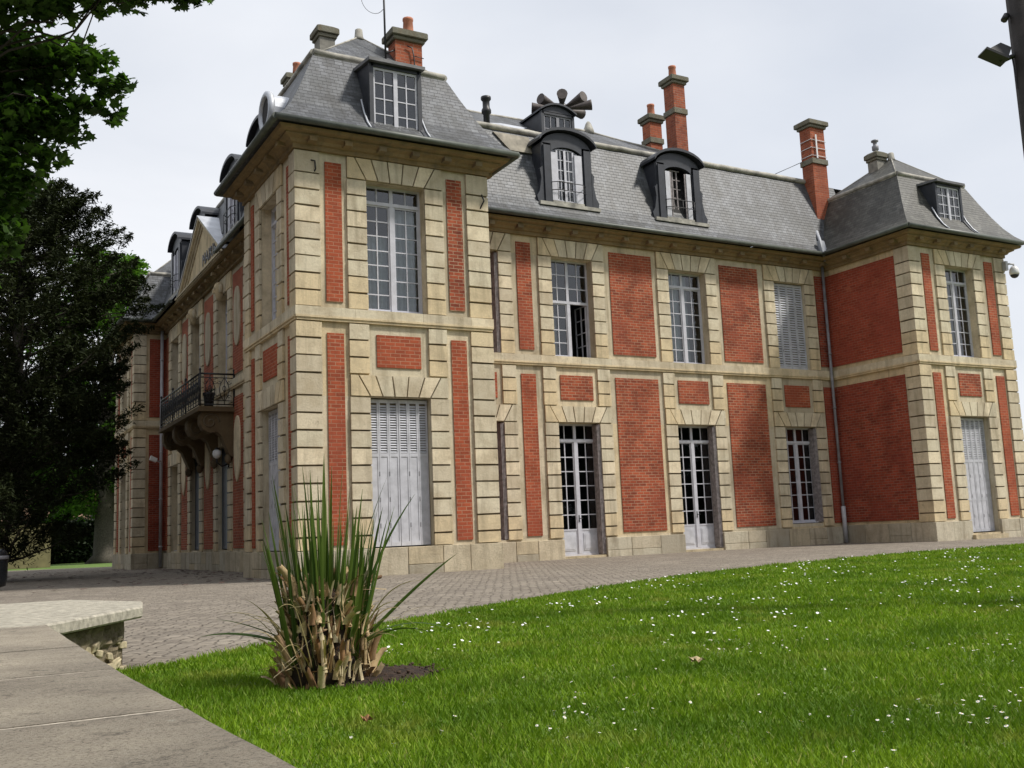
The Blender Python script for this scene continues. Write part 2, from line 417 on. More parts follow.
def lawn_edge_y(x):
    return np.interp(x, [e[0] for e in EDGE], [e[1] for e in EDGE])
PLANT = np.array([-4.72, -15.62])
def grass():
    n = 640000
    F2 = np.array([.488, .873]); R2 = np.array([.873, -.488])
    # sample depth with falling density, lateral within the view wedge plus margin
    u = rng.random(n)
    dmin, dmax = 1.6, 31.0
    dep = dmin * (dmax / dmin) ** (u ** .72)
    lat = (rng.random(n) * 2 - 1) * (dep * .62 + .6)
    P = CAM + dep[:, None] * F2 + lat[:, None] * R2
    ok = (P[:, 0] > -6.12) & (P[:, 0] < 29.5) & (P[:, 1] < lawn_edge_y(P[:, 0]) + .03 * rng.standard_normal(n))
    q = (P - (PLANT + [.26, .0])) / np.array([.44, .37])
    soil = (q ** 2).sum(1) < .65 + .35 * rng.random(n)
    ok &= ~soil
    # thin, worn patches
    patch = np.sin(P[:, 0] * 1.3 + 1.7) * np.sin(P[:, 1] * 1.9 + .6 * np.sin(P[:, 0]))
    ok &= ~((patch > .95) & (rng.random(n) < .25))
    P = P[ok]; dep = dep[ok]; n = len(P)
    clump = .5 + .5 * np.sin(P[:, 0] * 5.1 + 2 * np.sin(P[:, 1] * 3.3)) * np.sin(P[:, 1] * 4.7)
    h = (.017 + .025 * rng.random(n) ** 1.7) * (.75 + .6 * clump) * (1 + .02 * dep)
    wd = (.0022 + .0007 * dep) * (.7 + .6 * rng.random(n))
    a = rng.random(n) * 2 * PI
    lean = .25 + .75 * rng.random(n); la = rng.random(n) * 2 * PI
    dx, dy = np.cos(a) * wd, np.sin(a) * wd
    V = np.zeros((n, 3, 3))
    V[:, 0] = np.c_[P[:, 0] - dx, P[:, 1] - dy, np.full(n, .01)]
    V[:, 1] = np.c_[P[:, 0] + dx, P[:, 1] + dy, np.full(n, .01)]
    V[:, 2] = np.c_[P[:, 0] + np.cos(la) * lean * h, P[:, 1] + np.sin(la) * lean * h, .01 + h]
    m, t, b = nodes('grass blades')
    g = geo(t); o = objc(t)
    c = ramp(t, g.outputs['Random Per Island'], [(0, (.105, .20, .008)), (.55, (.195, .325, .014)), (.9, (.28, .42, .026)), (1, (.44, .43, .13))])
    c = mixc(t, rng_map(t, noise(t, o, .8, 7, .65), .40, .62, 0, .75), c, (.075, .165, .008))
    c = mixc(t, rng_map(t, noise(t, o, 1.1, 6, .65), .56, .68, 0, .75), c, (.30, .33, .05))
    t.links.new(c, b.inputs['Base Color']); b.inputs['Roughness'].default_value = .6; b.inputs['Specular IOR Level'].default_value = .2
    tl = N(t, 'ShaderNodeBsdfTranslucent'); t.links.new(c, tl.inputs['Color'])
    ms = t.nodes.new('ShaderNodeMixShader'); ms.inputs[0].default_value = .4
    t.links.new(b.outputs[0], ms.inputs[1]); t.links.new(tl.outputs[0], ms.inputs[2]); t.links.new(ms.outputs[0], t.nodes['Material Output'].inputs['Surface'])
    ob = fast_mesh('grass', V.reshape(-1, 3), np.arange(3 * n).reshape(-1, 3), m)
    tag(ob, 'short bright green grass of the lawn in front of the mansion', 'grass', kind='stuff')
    # strip of lawn far behind the court
    k = 30000
    P = np.c_[rng.random(k) * 26 - 18, rng.random(k) * 14 + 36.0]
    return ob
grass()

# ------------------------------------------------------------------ the mansion
H_BR0, H_BR1, H_BR2, H_BR3 = .70, 5.40, 6.10, 9.35
Z_ST0, Z_ST1, Z_TOP = 5.72, 5.95, 9.56
LJ = [.60] + [.89 + .385 * i for i in range(9)]           # lower joints up to 3.97
LJ[-1] = 3.97
UJ = [5.95 + .385 * i for i in range(9)]                   # upper joints to 9.03
mansion = empty('mansion', (0, 0, 0), 'large two storey red brick and pale stone mansion with grey slate mansard roofs', 'mansion')

class Fac:
    def __init__(s, ox, oy, u, n): s.ox, s.oy, s.u, s.n = ox, oy, u, n
    def P(s, u, z, d): return (s.ox + s.u[0] * u + s.n[0] * d, s.oy + s.u[1] * u + s.n[1] * d, z)
    def box(s, b, u0, u1, z0, z1, d0, d1):
        P = s.P
        return b.hexa([P(u0, z0, d0), P(u1, z0, d0), P(u1, z0, d1), P(u0, z0, d1), P(u0, z1, d0), P(u1, z1, d0), P(u1, z1, d1), P(u0, z1, d1)])
R_D = .30   # reveal depth
def wall(F, u0, u1, ops, z0=0, z1=9.60, mat=None):
    us = sorted({u0, u1} | {o[0] for o in ops} | {o[1] for o in ops}); zs = sorted({z0, z1} | {o[2] for o in ops} | {o[3] for o in ops})
    b = MB()
    for i in range(len(us) - 1):
        for j in range(len(zs) - 1):
            cu, cz = (us[i] + us[i + 1]) / 2, (zs[j] + zs[j + 1]) / 2
            if any(o[0] < cu < o[1] and o[2] < cz < o[3] for o in ops): continue
            b.quad(F.P(us[i], zs[j], 0), F.P(us[i + 1], zs[j], 0), F.P(us[i + 1], zs[j + 1], 0), F.P(us[i], zs[j + 1], 0))
    for a, c, e, f in ops:
        for p, q in (((a, e), (a, f)), ((a, f), (c, f)), ((c, f), (c, e)), ((c, e), (a, e))):
            b.quad(F.P(p[0], p[1], 0), F.P(q[0], q[1], 0), F.P(q[0], q[1], -R_D - .08), F.P(p[0], p[1], -R_D - .08))
    return b.build('wall', mat or M_wall, mansion, recalc=False)
GAP = .021
M_joint_and_shade = plain('grimy joint mortar and slat shade', (.15, .12, .08), .95, 0, .5, 5)
def quoin(F, u0, u1, joints, d=.06, cont=None, name='quoin'):
    b = MB()
    for a, c in zip(joints[:-1], joints[1:]):
        F.box(b, u0, u1, a + GAP, c - GAP, -.01, d + random.uniform(-.006, .006))
        o0 = len(b.v) - 8
        for q in range(o0, o0 + 8):
            v = b.v[q]; b.v[q] = (v[0], v[1], v[2] + random.uniform(-.006, .006))
    k = len(b.f)
    F.box(b, u0 + .004, u1 - .006, joints[0] + .03, joints[-1] - .03, -.006, .012); b.m2.append((k, len(b.f)))
    return b.build(name, [M_stone, M_joint_and_shade], mansion)
def brick(F, u0, u1, z0, z1, mat=None, d=.028):
    b = MB(); F.box(b, u0, u1, z0, z1, -.01, d)
    return b.build('brick_panel', mat or M_brick, mansion)
def lintel(F, a, c, z0, z1, qw, n=5, fan=.27):
    """flat arch of wedge stones above an opening a..c; qw = width of the side piers"""
    b = MB(); g = GAP * .8
    bot = [a + (c - a) * i / n for i in range(n + 1)]
    top = [a - fan + (c - a + 2 * fan) * i / n for i in range(n + 1)]
    cells = [(a - qw, bot[0], a - qw, top[0])] + [(bot[i], bot[i + 1], top[i], top[i + 1]) for i in range(n)] + [(bot[n], c + qw, top[n], c + qw)]
    for x0, x1, X0, X1 in cells:
        zz0, zz1 = z0 + g, z1 - g; dd = .06 + random.uniform(-.004, .006)
        r0 = [F.P(x0 + g, zz0, -.01), F.P(x1 - g, zz0, -.01), F.P(X1 - g, zz1, -.01), F.P(X0 + g, zz1, -.01)]
        r1 = [F.P(x0 + g, zz0, dd), F.P(x1 - g, zz0, dd), F.P(X1 - g, zz1, dd), F.P(X0 + g, zz1, dd)]
        b.prism(r0, r1)
    k = len(b.f)
    b.prism([F.P(a - qw + .01, z0 + .01, -.006), F.P(c + qw - .01, z0 + .01, -.006), F.P(c + qw - .01, z1 - .012, -.006), F.P(a - qw + .01, z1 - .012, -.006)],
            [F.P(a - qw + .01, z0 + .01, .012), F.P(c + qw - .01, z0 + .01, .012), F.P(c + qw - .01, z1 - .012, .012), F.P(a - qw + .01, z1 - .012, .012)])
    b.m2.append((k, len(b.f)))
    return b.build('lintel', [M_stone, M_joint_and_shade], mansion)
def plinth(F, u0, u1, skips=(), h=.60, d=.10, mat=None):
    b = MB(); segs = []; x = u0
    for s0, s1 in sorted(skips):
        segs.append((x, s0)); x = s1
    segs.append((x, u1))
    for s0, s1 in segs:
        if s1 - s0 < .02: continue
        n = max(1, round((s1 - s0) / .85)); e = [s0 + (s1 - s0) * i / n + (random.uniform(-.12, .12) if 0 < i < n else 0) for i in range(n + 1)]
        for i in range(n):
            hh = h
            if random.random() < .4 and n > 1:
                F.box(b, e[i] + .006, e[i + 1] - .006, -.02, h * .34 - .005, -.01, d + .008)
                F.box(b, e[i] + .006, e[i + 1] - .006, h * .34 + .005, h, -.01, d)
            else:
                F.box(b, e[i] + .006, e[i + 1] - .006, -.02, h + random.uniform(-.003, .003), -.01, d + random.uniform(-.008, .008))
        if s1 < u1 - .01: b.build('plinth', mat or M_plinth, mansion, bevel=.008); b = MB()
    return b.build('plinth', mat or M_plinth, mansion, bevel=.008)
def stringc(F, u0, u1, e0=0, e1=0, dz=0):
    """band course between the storeys"""
    b = MB()
    F.box(b, u0 - .045 * e0, u1 + .045 * e1, 5.64 + dz, 5.70 + dz, -.01, .075)
    F.box(b, u0 - .07 * e0, u1 + .07 * e1, 5.70 + dz, 5.745 + dz, -.01, .10)
    x = u0 - .08 * e0; xe = u1 + .08 * e1; 
    while x < xe - .01:
        y = min(xe, x + random.uniform(1.1, 1.7))
        if xe - y < .4: y = xe
        F.box(b, x + .003, y - .003, 5.745 + dz, 5.95 + dz, -.01, .085 + random.uniform(0, .004)); x = y
    return b.build('string_course', M_stone, mansion)
def cornice(F, u0, u1, e0=0, e1=0, dz=0, mods=True):
    b = MB()
    prof = [(0, 9.56), (.10, 9.56), (.10, 9.66), (.16, 9.68), (.20, 9.74), (.32, 9.79), (.32, 9.84), (.46, 9.86), (.50, 9.93), (.0, 9.96)]
    r0 = [F.P(u0 - e0 * max(d_, 0), z + dz, d_) for d_, z in prof]; r1 = [F.P(u1 + e1 * max(d_, 0), z + dz, d_) for d_, z in prof]
    b.prism(r0, r1)
    if mods:
        n = int((u1 - u0) / .95)
        for i in range(n + 1):
            c = u0 + .3 + (u1 - u0 - .6) * i / max(n, 1)
            F.box(b, c - .09, c + .09, 9.68 + dz, 9.785 + dz, .12, .36)
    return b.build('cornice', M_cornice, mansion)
def gutter(pts):
    b = MB(); b.tube(pts, .075, 8)
    return b.build('gutter', M_gutter, mansion)

def window(F, a, c, z0, z1, transom=1, rows=6, name='window', panel=0, curtain=None, sill=True, openleaf=False, D0=None, low_open=False):
    """two casements of two panes' width each, with a transom light row above"""
    D0 = -R_D + .02 if D0 is None else D0
    fr = MB(); fw = .055
    h = z1 - z0
    F.box(fr, a, a + fw, z0, z1, D0 - .05, D0 + .03); F.box(fr, c - fw, c, z0, z1, D0 - .05, D0 + .03)
    F.box(fr, a + fw, c - fw, z1 - fw, z1, D0 - .05, D0 + .03); F.box(fr, a + fw, c - fw, z0, z0 + fw, D0 - .05, D0 + .04)
    A, C, Z0, Z1 = a + fw, c - fw, z0 + fw, z1 - fw
    mid = (A + C) / 2
    ph = (Z1 - Z0 - panel) / (rows + transom)
    zt = Z1 - transom * ph
    F.box(fr, A, C, zt - .04, zt + .04, D0 - .04, D0 + .05)
    mw = .014
    def grid(x0, x1, y0, y1, nr, dd=0):
        F.box(fr, (x0 + x1) / 2 - mw, (x0 + x1) / 2 + mw, y0, y1, D0 - .02 + dd, D0 + .012 + dd)
        for i in range(1, nr):
            z = y0 + (y1 - y0) * i / nr
            F.box(fr, x0, (x0 + x1) / 2 - mw, z - mw, z + mw, D0 - .018 + dd, D0 + .01 + dd)
            F.box(fr, (x0 + x1) / 2 + mw, x1, z - mw, z + mw, D0 - .018 + dd, D0 + .01 + dd)
    if transom:
        F.box(fr, mid - .045, mid + .045, zt + .04, Z1, D0 - .03, D0 + .02)
        grid(A, mid - .045, zt + .04, Z1, max(1, transom)); grid(mid + .045, C, zt + .04, Z1, max(1, transom))
    st = .035
    yb = Z0 + panel
    F.box(fr, mid - .055, mid + .055, Z0, zt - .04, D0 - .03, D0 + .045)
    leaves = [(A, mid - .055), (mid + .055, C)]
    for i, (x0, x1) in enumerate(leaves):
        if openleaf and i == 1: continue
        F.box(fr, x0, x0 + st, Z0, zt - .04, D0 - .02, D0 + .02); F.box(fr, x1 - st, x1, Z0, zt - .04, D0 - .02, D0 + .02)
        F.box(fr, x0 + st, x1 - st, zt - .04 - st, zt - .04, D0 - .02, D0 + .02); F.box(fr, x0 + st, x1 - st, yb, yb + st + .01, D0 - .02, D0 + .02)
        grid(x0 + st, x1 - st, yb + st, zt - .04 - st, rows)
    if openleaf:   # right casement swung into the room
        x1 = C; L = x1 - (mid + .055)
        for zz in np.linspace(Z0, zt - .04, rows + 1):
            F.box(fr, x1 - .04, x1 - .01, zz - .016, zz + .016, D0 - L, D0 - .03)
        for dd in (D0 - L, D0 - L / 2, D0 - .06):
            F.box(fr, x1 - .041, x1 - .009, Z0, zt - .04, dd, dd + .035)
    root = fr.build(name, M_frame, mansion)
    gb = MB(); x1 = C if not openleaf else mid
    gb.quad(F.P(A, yb, D0 - .006), F.P(x1, yb, D0 - .006), F.P(x1, Z1, D0 - .006), F.P(A, Z1, D0 - .006))
    if openleaf: gb.quad(F.P(mid, zt, D0 - .006), F.P(C, zt, D0 - .006), F.P(C, Z1, D0 - .006), F.P(mid, Z1, D0 - .006))
    gb.build('glass', M_glass, root, recalc=False)
    if panel:
        pb = MB()
        for x0, x1 in leaves:
            F.box(pb, x0, x1, Z0, yb, D0 - .02, D0 + .008)
            F.box(pb, x0 + .09, x1 - .09, Z0 + .10, yb - .08, D0 + .008, D0 + .022)
            F.box(pb, x0 + .13, x1 - .13, Z0 + .14, yb - .12, D0 + .022, D0 + .030)
        pb.build('door_panel', M_shut, root)
        hb = MB(); zc = yb + .35
        F.box(hb, mid - .015, mid + .015, zc - .10, zc + .10, D0 + .045, D0 + .055)
        hb.tube([F.P(mid, zc, D0 + .05), F.P(mid, zc, D0 + .10), F.P(mid + .1, zc, D0 + .10)], .011, 6)
        hb.build('handle', M_iron, root)
    if curtain:
        cb = MB()
        for (x0, x1, y0, y1) in curtain:
            n = 26
            X0, X1 = A + (C - A) * x0, A + (C - A) * x1; Y0, Y1 = Z0 + (Z1 - Z0) * y0, Z0 + (Z1 - Z0) * y1
            prev = None
            for i in range(n + 1):
                x = X0 + (X1 - X0) * i / n; dd = D0 - .16 + .028 * math.sin(i * 2.3) + .012 * math.sin(i * 5.1)
                if prev: cb.quad(F.P(prev[0], Y0, prev[1]), F.P(x, Y0, dd), F.P(x, Y1, dd), F.P(prev[0], Y1, prev[1]))
                prev = (x, dd)
        cb.build('curtain', M_curt, root, recalc=False)
    if sill:
        sb = MB(); F.box(sb, a + .002, c - .002, z0 + .001, z0 + .03, D0 + .04, D0 + .17); sb.build('sill', M_frame, root)
    return root
def shutters(F, a, c, z0, z1, louvre=.36, D0=-.16, name='shutter', nl=3, mat=None, split=False, strip=None):
    """two folding leaves, each of three narrow boards, slatted in the upper part"""
    mid = (a + c) / 2; mat = mat or M_shut
    for k, (x0, x1) in enumerate(((a + .015, mid - .004), (mid + .004, c - .015))):
        b = MB(); w_ = (x1 - x0) / nl
        zl = z1 - (z1 - z0) * louvre
        for i in range(nl):
            p, q = x0 + i * w_ + .003, x0 + (i + 1) * w_ - .003; s = .035
            F.box(b, p, p + s, z0 + .01, z1 - .01, D0 - .02, D0 + .02); F.box(b, q - s, q, z0 + .01, z1 - .01, D0 - .02, D0 + .02)
            F.box(b, p + s, q - s, z1 - .09, z1 - .01, D0 - .02, D0 + .02); F.box(b, p + s, q - s, z0 + .01, z0 + .11, D0 - .02, D0 + .02)
            if louvre < .95:
                F.box(b, p + s, q - s, zl - .05, zl + .03, D0 - .02, D0 + .02)
                F.box(b, p + s, q - s, z0 + .11, zl - .05, D0 - .014, D0 + .008)
                zm = z0 + (zl - z0) * .45
                F.box(b, p + s, q - s, zm - .03, zm + .03, D0 - .02, D0 + .016) if split else None
            SP = .058 if louvre < .95 else .085
            n = int((z1 - .09 - zl - .03) / SP) if louvre < .95 else int((z1 - z0 - .2) / SP)
            zb = zl + .03 if louvre < .95 else z0 + .11
            for j in range(n):
                z = zb + SP * j + .01
                b.hexa([F.P(p + s, z, D0 + .016), F.P(q - s, z, D0 + .016), F.P(q - s, z + SP * .66, D0 - .016), F.P(p + s, z + SP * .66, D0 - .016),
                        F.P(p + s, z + .008, D0 + .018), F.P(q - s, z + .008, D0 + .018), F.P(q - s, z + SP * .66 + .008, D0 - .014), F.P(p + s, z + SP * .66 + .008, D0 - .014)])
            k = len(b.f); F.box(b, p + s, q - s, zb, z1 - .09, D0 - .030, D0 - .024); b.m2.append((k, len(b.f)))  # dark sheet behind the slats stands in for the shade between them
        o = b.build(name, [mat, M_joint_and_shade], mansion)
        hb = MB()
        for i in range(1, nl):
            for zz in (.18, .46, .74):
                z = z0 + (z1 - z0) * zz * (1 - louvre if louvre < .95 else 1) + .1
                F.box(hb, x0 + i * w_ - .012, x0 + i * w_ + .012, z - .05, z + .05, D0 + .02, D0 + .026)
        hb.build('hinge', M_pipe, o)
def folded(F, c, z0, z1, side=1):
    """folded shutter boards standing against the right jamb"""
    b = MB()
    for i in range(3):
        x = c - .035 - i * .034
        F.box(b, x, x + .028, z0 + .02, z1 - .04, -R_D + .04, .03 - i * .014)
    return b.build('shutter', M_shutd, mansion)

def pavilion_front(F, brs, op, q, w, door_z=.60, upper_win=True, lower='shutter', curtain=None, small=None, e1=1, deep_q=None, left_e=1):
    """brs brick strips, op opening (a,c), q width of the piers"""
    a, c = op
    small_p = small or (a + .2, c - .2)
    wall(F, 0, w, [(a, c, door_z, 3.97), (a, c, 5.97, 9.03)])
    for (x0, x1) in brs:
        brick(F, x0, x1, H_BR0, H_BR1 - .02); brick(F, x0, x1, H_BR2, H_BR3)
    brick(F, small_p[0], small_p[1], 4.65, 5.40)
    qs = deep_q
    lj = LJ + [4.47, 4.86, 5.25, 5.63]
    uj = UJ + [9.56]
    uj = UJ[:-1] + [9.03, 9.30, 9.56] if False else UJ + [9.55]
    quoin(F, -.06 * left_e, qs[0], lj); quoin(F, -.06 * left_e, qs[0], uj)
    quoin(F, w - qs[1], w + .06 * e1, lj); quoin(F, w - qs[1], w + .06 * e1, uj)
    lowj = LJ; upj = UJ
    for x0, x1 in ((a - q, a), (c, c + q)):
        quoin(F, x0, x1, lowj); quoin(F, x0, x1, upj)
        quoin(F, x0, x1, [4.47, 4.86, 5.25, 5.63])
    lintel(F, a, c, 3.97, 4.47, q); lintel(F, a, c, 9.03, 9.56, q)

# facades
F1 = Fac(0, 0, (1, 0), (0, -1))            # south face of near pavilion
F2 = Fac(0, 0, (0, 1), (-1, 0))            # west face of near pavilion
F3 = Fac(4.76, 0, (0, 1), (1, 0))          # its east side
F4 = Fac(0, 4.02, (1, 0), (0, -1))         # long south front
F5 = Fac(20.51, .39, (0, 1), (-1, 0))      # west side of far pavilion
F6 = Fac(20.51, .39, (1, 0), (0, -1))      # south face of far pavilion
F7 = Fac(1.21, 0, (0, 1), (-1, 0))         # west front
F8 = Fac(0, 21.88, (1, 0), (0, -1))        # south side of north west pavilion
F9 = Fac(0, 21.88, (0, 1), (-1, 0))        # west face of north west pavilion
F10 = Fac(25.27, .39, (0, 1), (1, 0))      # east front
F11 = Fac(0, 26.8, (1, 0), (0, 1))         # north front
F12 = Fac(0, 4.26, (1, 0), (0, 1))

# --- near pavilion, south
pavilion_front(F1, [(.66, 1.05), (3.71, 4.11)], (1.64, 3.12), .47, 4.76, deep_q=(.53, .53), small=(1.83, 2.92))
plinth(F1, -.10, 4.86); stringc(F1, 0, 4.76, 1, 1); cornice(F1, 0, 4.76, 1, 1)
window(F1, 1.64, 3.12, 5.97, 9.03, 1, 7, curtain=[(0, .5, 0, .62), (.5, 1, 0, .86)])
shutters(F1, 1.64, 3.12, .62, 3.95, .38)
# --- near pavilion, west
pavilion_front(F2, [(.44, .68), (3.56, 3.80)], (1.38, 2.88), .40, 4.26, deep_q=(.40, .40), small=(1.50, 2.72), left_e=0)
plinth(F2, 0, 4.36); stringc(F2, 0, 4.26, 0, 1, .001); cornice(F2, 0, 4.26, 1, 1)
window(F2, 1.38, 2.88, 5.97, 9.03, 1, 7)
shutters(F2, 1.38, 2.88, .62, 3.95, .38)
# --- near pavilion, east side (blind brick)
def blind(F, w, near_q=.53, m=M_brick2, e0=0, far=0, split=True):
    wall(F, 0, w, [])
    lj = LJ + [4.47, 4.86, 5.25, 5.63]; uj = UJ + [9.55]
    quoin(F, -.06 * e0, near_q, lj); quoin(F, -.06 * e0, near_q, uj)
    brick(F, near_q + .04, w - far, H_BR0, H_BR1 - .02, m); brick(F, near_q + .04, w - far, H_BR2, H_BR3, m)
blind(F3, 4.02); plinth(F3, 0, 4.02); stringc(F3, 0, 4.02, 0, 0, .001); cornice(F3, 0, 4.02, 1, 0, .002)
# --- south front
ops = [(5.77, 7.25), (9.06, 10.53), (13.46, 15.00), (18.0, 19.45)]
wall(F4, 4.76, 20.51, [(ops[0][0], ops[0][1], .62, 3.97), (ops[1][0], ops[1][1], .05, 3.97), (ops[2][0], ops[2][1], .05, 3.97), (ops[3][0], ops[3][1], .72, 3.97)] +
     [(a, c, 5.95, 9.0) for a, c in ops])
for i, (x0, x1) in enumerate([(4.95, 5.25), (7.88, 8.37), (11.20, 12.82), (15.63, 17.30)]):
    brick(F4, x0, x1, H_BR0, H_BR1 - .02); brick(F4, x0, x1, H_BR2, H_BR3)
brick(F4, 19.98, 20.50, H_BR0, H_BR1 - .02, M_brick2); brick(F4, 19.98, 20.50, H_BR2, H_BR3, M_brick2)
for i, (a, c) in enumerate(ops):
    brick(F4, a + .15, c - .17, 4.65, 5.39)
    lintel(F4, a, c, 3.97, 4.47, .45); lintel(F4, a, c, 9.0, 9.56, .45)
    for x0, x1 in ((a - .45, a), (c, c + .45)):
        quoin(F4, x0, x1, LJ); quoin(F4, x0, x1, [4.47, 4.86, 5.25, 5.63]); quoin(F4, x0, x1, UJ[:-1] + [9.0])
plinth(F4, 4.86, 20.41, [(ops[1][0], ops[1][1]), (ops[2][0], ops[2][1])], h=.56, d=.09)
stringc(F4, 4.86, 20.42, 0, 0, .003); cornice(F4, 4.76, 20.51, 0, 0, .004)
window(F4, *ops[0], 5.95, 9.0, 1, 7); window(F4, *ops[0], .62, 3.97, 1, 6)
window(F4, *ops[1], 5.95, 9.0, 3, 4, openleaf=True, curtain=[(0, .24, 0, .45)])
window(F4, *ops[2], 5.95, 9.0, 1, 6, curtain=[(0, .48, .05, 1), (.5, .72, 0, 1)])
window(F4, *ops[1], .07, 3.97, 1, 6, name='door', panel=.68, sill=False)
window(F4, *ops[2], .07, 3.97, 1, 6, name='door', panel=.68, sill=False)
window(F4, *ops[3], .74, 3.97, 1, 6)
shutters(F4, *ops[3], 5.97, 8.98, 1.0, D0=-.12, nl=2)
for i, z in ((0, .62), (1, .07), (2, .07)): folded(F4, ops[i][1], z, 3.97)
folded(F4, ops[3][1], .74, 3.97)
folded(F4, ops[0][1], 5.96, 8.98)
for i in (1, 2):
    b = MB(); F4.box(b, ops[i][0] - .02, ops[i][1] + .02, -.02, .07, -R_D - .05, .05); b.build('door_step', M_plinth, mansion)
# --- far pavilion, west side (blind brick) and south face
blind(F5, 3.63, .53, M_brick2, 0, 0)
plinth(F5, 0, 3.63, d=.10); stringc(F5, 0, 3.63, 0, 0, .001); cornice(F5, 0, 3.63, 1, 0)
pavilion_front(F6, [(.60, .98), (3.76, 4.18)], (1.66, 3.10), .47, 4.76, door_z=.20, deep_q=(.50, .50), small=(1.84, 2.92))
plinth(F6, -.10, 4.86, [(1.66, 3.10)]); stringc(F6, 0, 4.76, 1, 1); cornice(F6, 0, 4.76, 1, 1)
window(F6, 1.66, 3.10, 5.97, 9.03, 1, 6, curtain=[(0, .55, .02, .88)])  # white curtain added to imitate the bright sky in the left panes
shutters(F6, 1.66, 3.10, .22, 3.95, .38, D0=-.18, split=True)
b = MB(); F6.box(b, 1.60, 3.22, -.02, .14, -.1, .22); F6.box(b, 1.668, 3.09, .14, .20, -.3, .06); b.build('door_step', M_plinth, mansion)
# --- west front
wb = [(7.25, 8.75), (11.20, 12.70), (15.30, 16.80), (19.10, 20.60)]
wall(F7, 4.26, 21.88, [(a, c, .66, 3.97) for a, c in wb] + [(a, c, 5.95, 9.0) for a, c in wb])
panels = [(5.2, 6.6), (9.35, 10.60), (13.32, 14.68), (17.42, 18.50), (21.18, 21.86)]
for i, (x0, x1) in enumerate(panels):
    brick(F7, x0, x1, H_BR0, H_BR1 - .02); brick(F7, x0, x1, H_BR2, H_BR3)
    if 1 <= i <= 3:
        cx_ = (x0 + x1) / 2
        for (za, zb_, pt) in ((6.95, 8.85, 0), (2.7, 4.75, 1)):
            b = MB(); hw = .36; ring = []
            for k in range(28):
                t_ = 2 * PI * k / 28; x = math.sin(t_) * hw; z = -math.cos(t_)
                zz = (za + zb_) / 2 + (abs(z) ** .6) * (1 if z > 0 else -1) * (zb_ - za) / 2
                if pt and z < 0: x *= 1 - .55 * (abs(z) ** 2.0)
                ring.append((cx_ + x, zz))
            b.prism([F7.P(x, z, 0) for x, z in ring], [F7.P(x, z, .075) for x, z in ring])
            b.build('plaster_medallion', M_stone, mansion, bevel=.015)
for i, (a, c) in enumerate(wb):
    lintel(F7, a, c, 3.97, 4.47, .45); lintel(F7, a, c, 9.0, 9.56, .45)
    for x0, x1 in ((a - .45, a), (c, c + .45)):
        quoin(F7, x0, x1, LJ); quoin(F7, x0, x1, [4.47, 4.86, 5.25, 5.63]); quoin(F7, x0, x1, UJ[:-1] + [9.0])
    window(F7, a, c, 5.95, 9.0, 1, 6)
    if i in (1, 2): shutters(F7, a, c, .68, 3.95, .05, D0=-.14, name='door', mat=M_doord, nl=2)
    else: window(F7, a, c, .66, 3.97, 1, 6)
quoin(F7, 4.30, 4.72, LJ + [4.47, 4.86, 5.25, 5.63]); quoin(F7, 4.30, 4.72, UJ + [9.55])
plinth(F7, 4.36, 21.78); stringc(F7, 4.36, 21.78, 0, 0, .003); cornice(F7, 4.26, 21.88, 0, 0, .004)
for a, c in (wb[1], wb[2]):       # carved heads over the two middle windows
    m_ = (a + c) / 2
    b = MB()
    prof = [(.02, -.32), (.10, -.27), (.13, -.15), (.17, -.02), (.18, .10), (.15, .22), (.08, .29), (.01, .31)]
    vs = []
    c0 = F7.P(m_, 9.12, .14)
    b.lathe(c0, prof, 12)
    F7.box(b, m_ - .035, m_ + .035, 9.04, 9.16, .28, .36)       # nose
    for s in (-1, 1):
        F7.box(b, m_ + s * .08 - .03, m_ + s * .08 + .03, 9.17, 9.21, .26, .33)
        b.lathe(F7.P(m_ + s * .17, 9.15, .12), [(.02, -.12), (.07, -.08), (.08, .1), (.03, .2)], 8)
    b.build('carved_head', M_stone, mansion)
# --- north west pavilion
wall(F8, 0, 1.21, []); brick(F8, .55, 1.20, H_BR0, H_BR1 - .02, M_brick2); brick(F8, .55, 1.20, H_BR2, H_BR3, M_brick2)
quoin(F8, -.06, .42, LJ + [4.47, 4.86, 5.25, 5.63]); quoin(F8, -.06, .42, UJ + [9.55])
plinth(F8, -.1, 1.21, h=.62); stringc(F8, 0, 1.21, 1, 0); cornice(F8, 0, 1.21, 1, 0)
pavilion_front(F9, [(.50, .84), (4.06, 4.40)], (1.75, 3.15), .45, 4.92, deep_q=(.42, .42), small=(1.9, 3.0), left_e=0)
plinth(F9, 0, 5.02); stringc(F9, 0, 4.92, 0, 1, .001); cornice(F9, 0, 4.92, 1, 1)
window(F9, 1.75, 3.15, 5.97, 9.03, 1, 7); window(F9, 1.75, 3.15, .62, 3.97, 1, 6)
# --- plain backs
wall(F10, 0, 26.41, []); wall(F11, 0, 25.27, []); wall(F12, 0, 1.21, [])
cornice(F10, 0, 26.41, 1, 1, .001, False); cornice(F11, 0, 25.27, 1, 1, .003, False)
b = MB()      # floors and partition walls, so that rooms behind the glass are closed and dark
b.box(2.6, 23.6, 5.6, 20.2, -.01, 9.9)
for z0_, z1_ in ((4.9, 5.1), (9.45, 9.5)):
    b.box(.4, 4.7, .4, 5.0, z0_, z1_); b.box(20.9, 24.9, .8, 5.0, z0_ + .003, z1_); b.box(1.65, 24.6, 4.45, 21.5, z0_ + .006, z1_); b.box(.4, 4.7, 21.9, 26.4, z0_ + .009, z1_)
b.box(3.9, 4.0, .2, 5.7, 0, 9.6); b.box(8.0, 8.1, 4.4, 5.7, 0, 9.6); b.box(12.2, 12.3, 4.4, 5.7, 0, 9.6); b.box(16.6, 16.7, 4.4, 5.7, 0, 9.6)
b.build('interior_wall', M_dark, mansion)

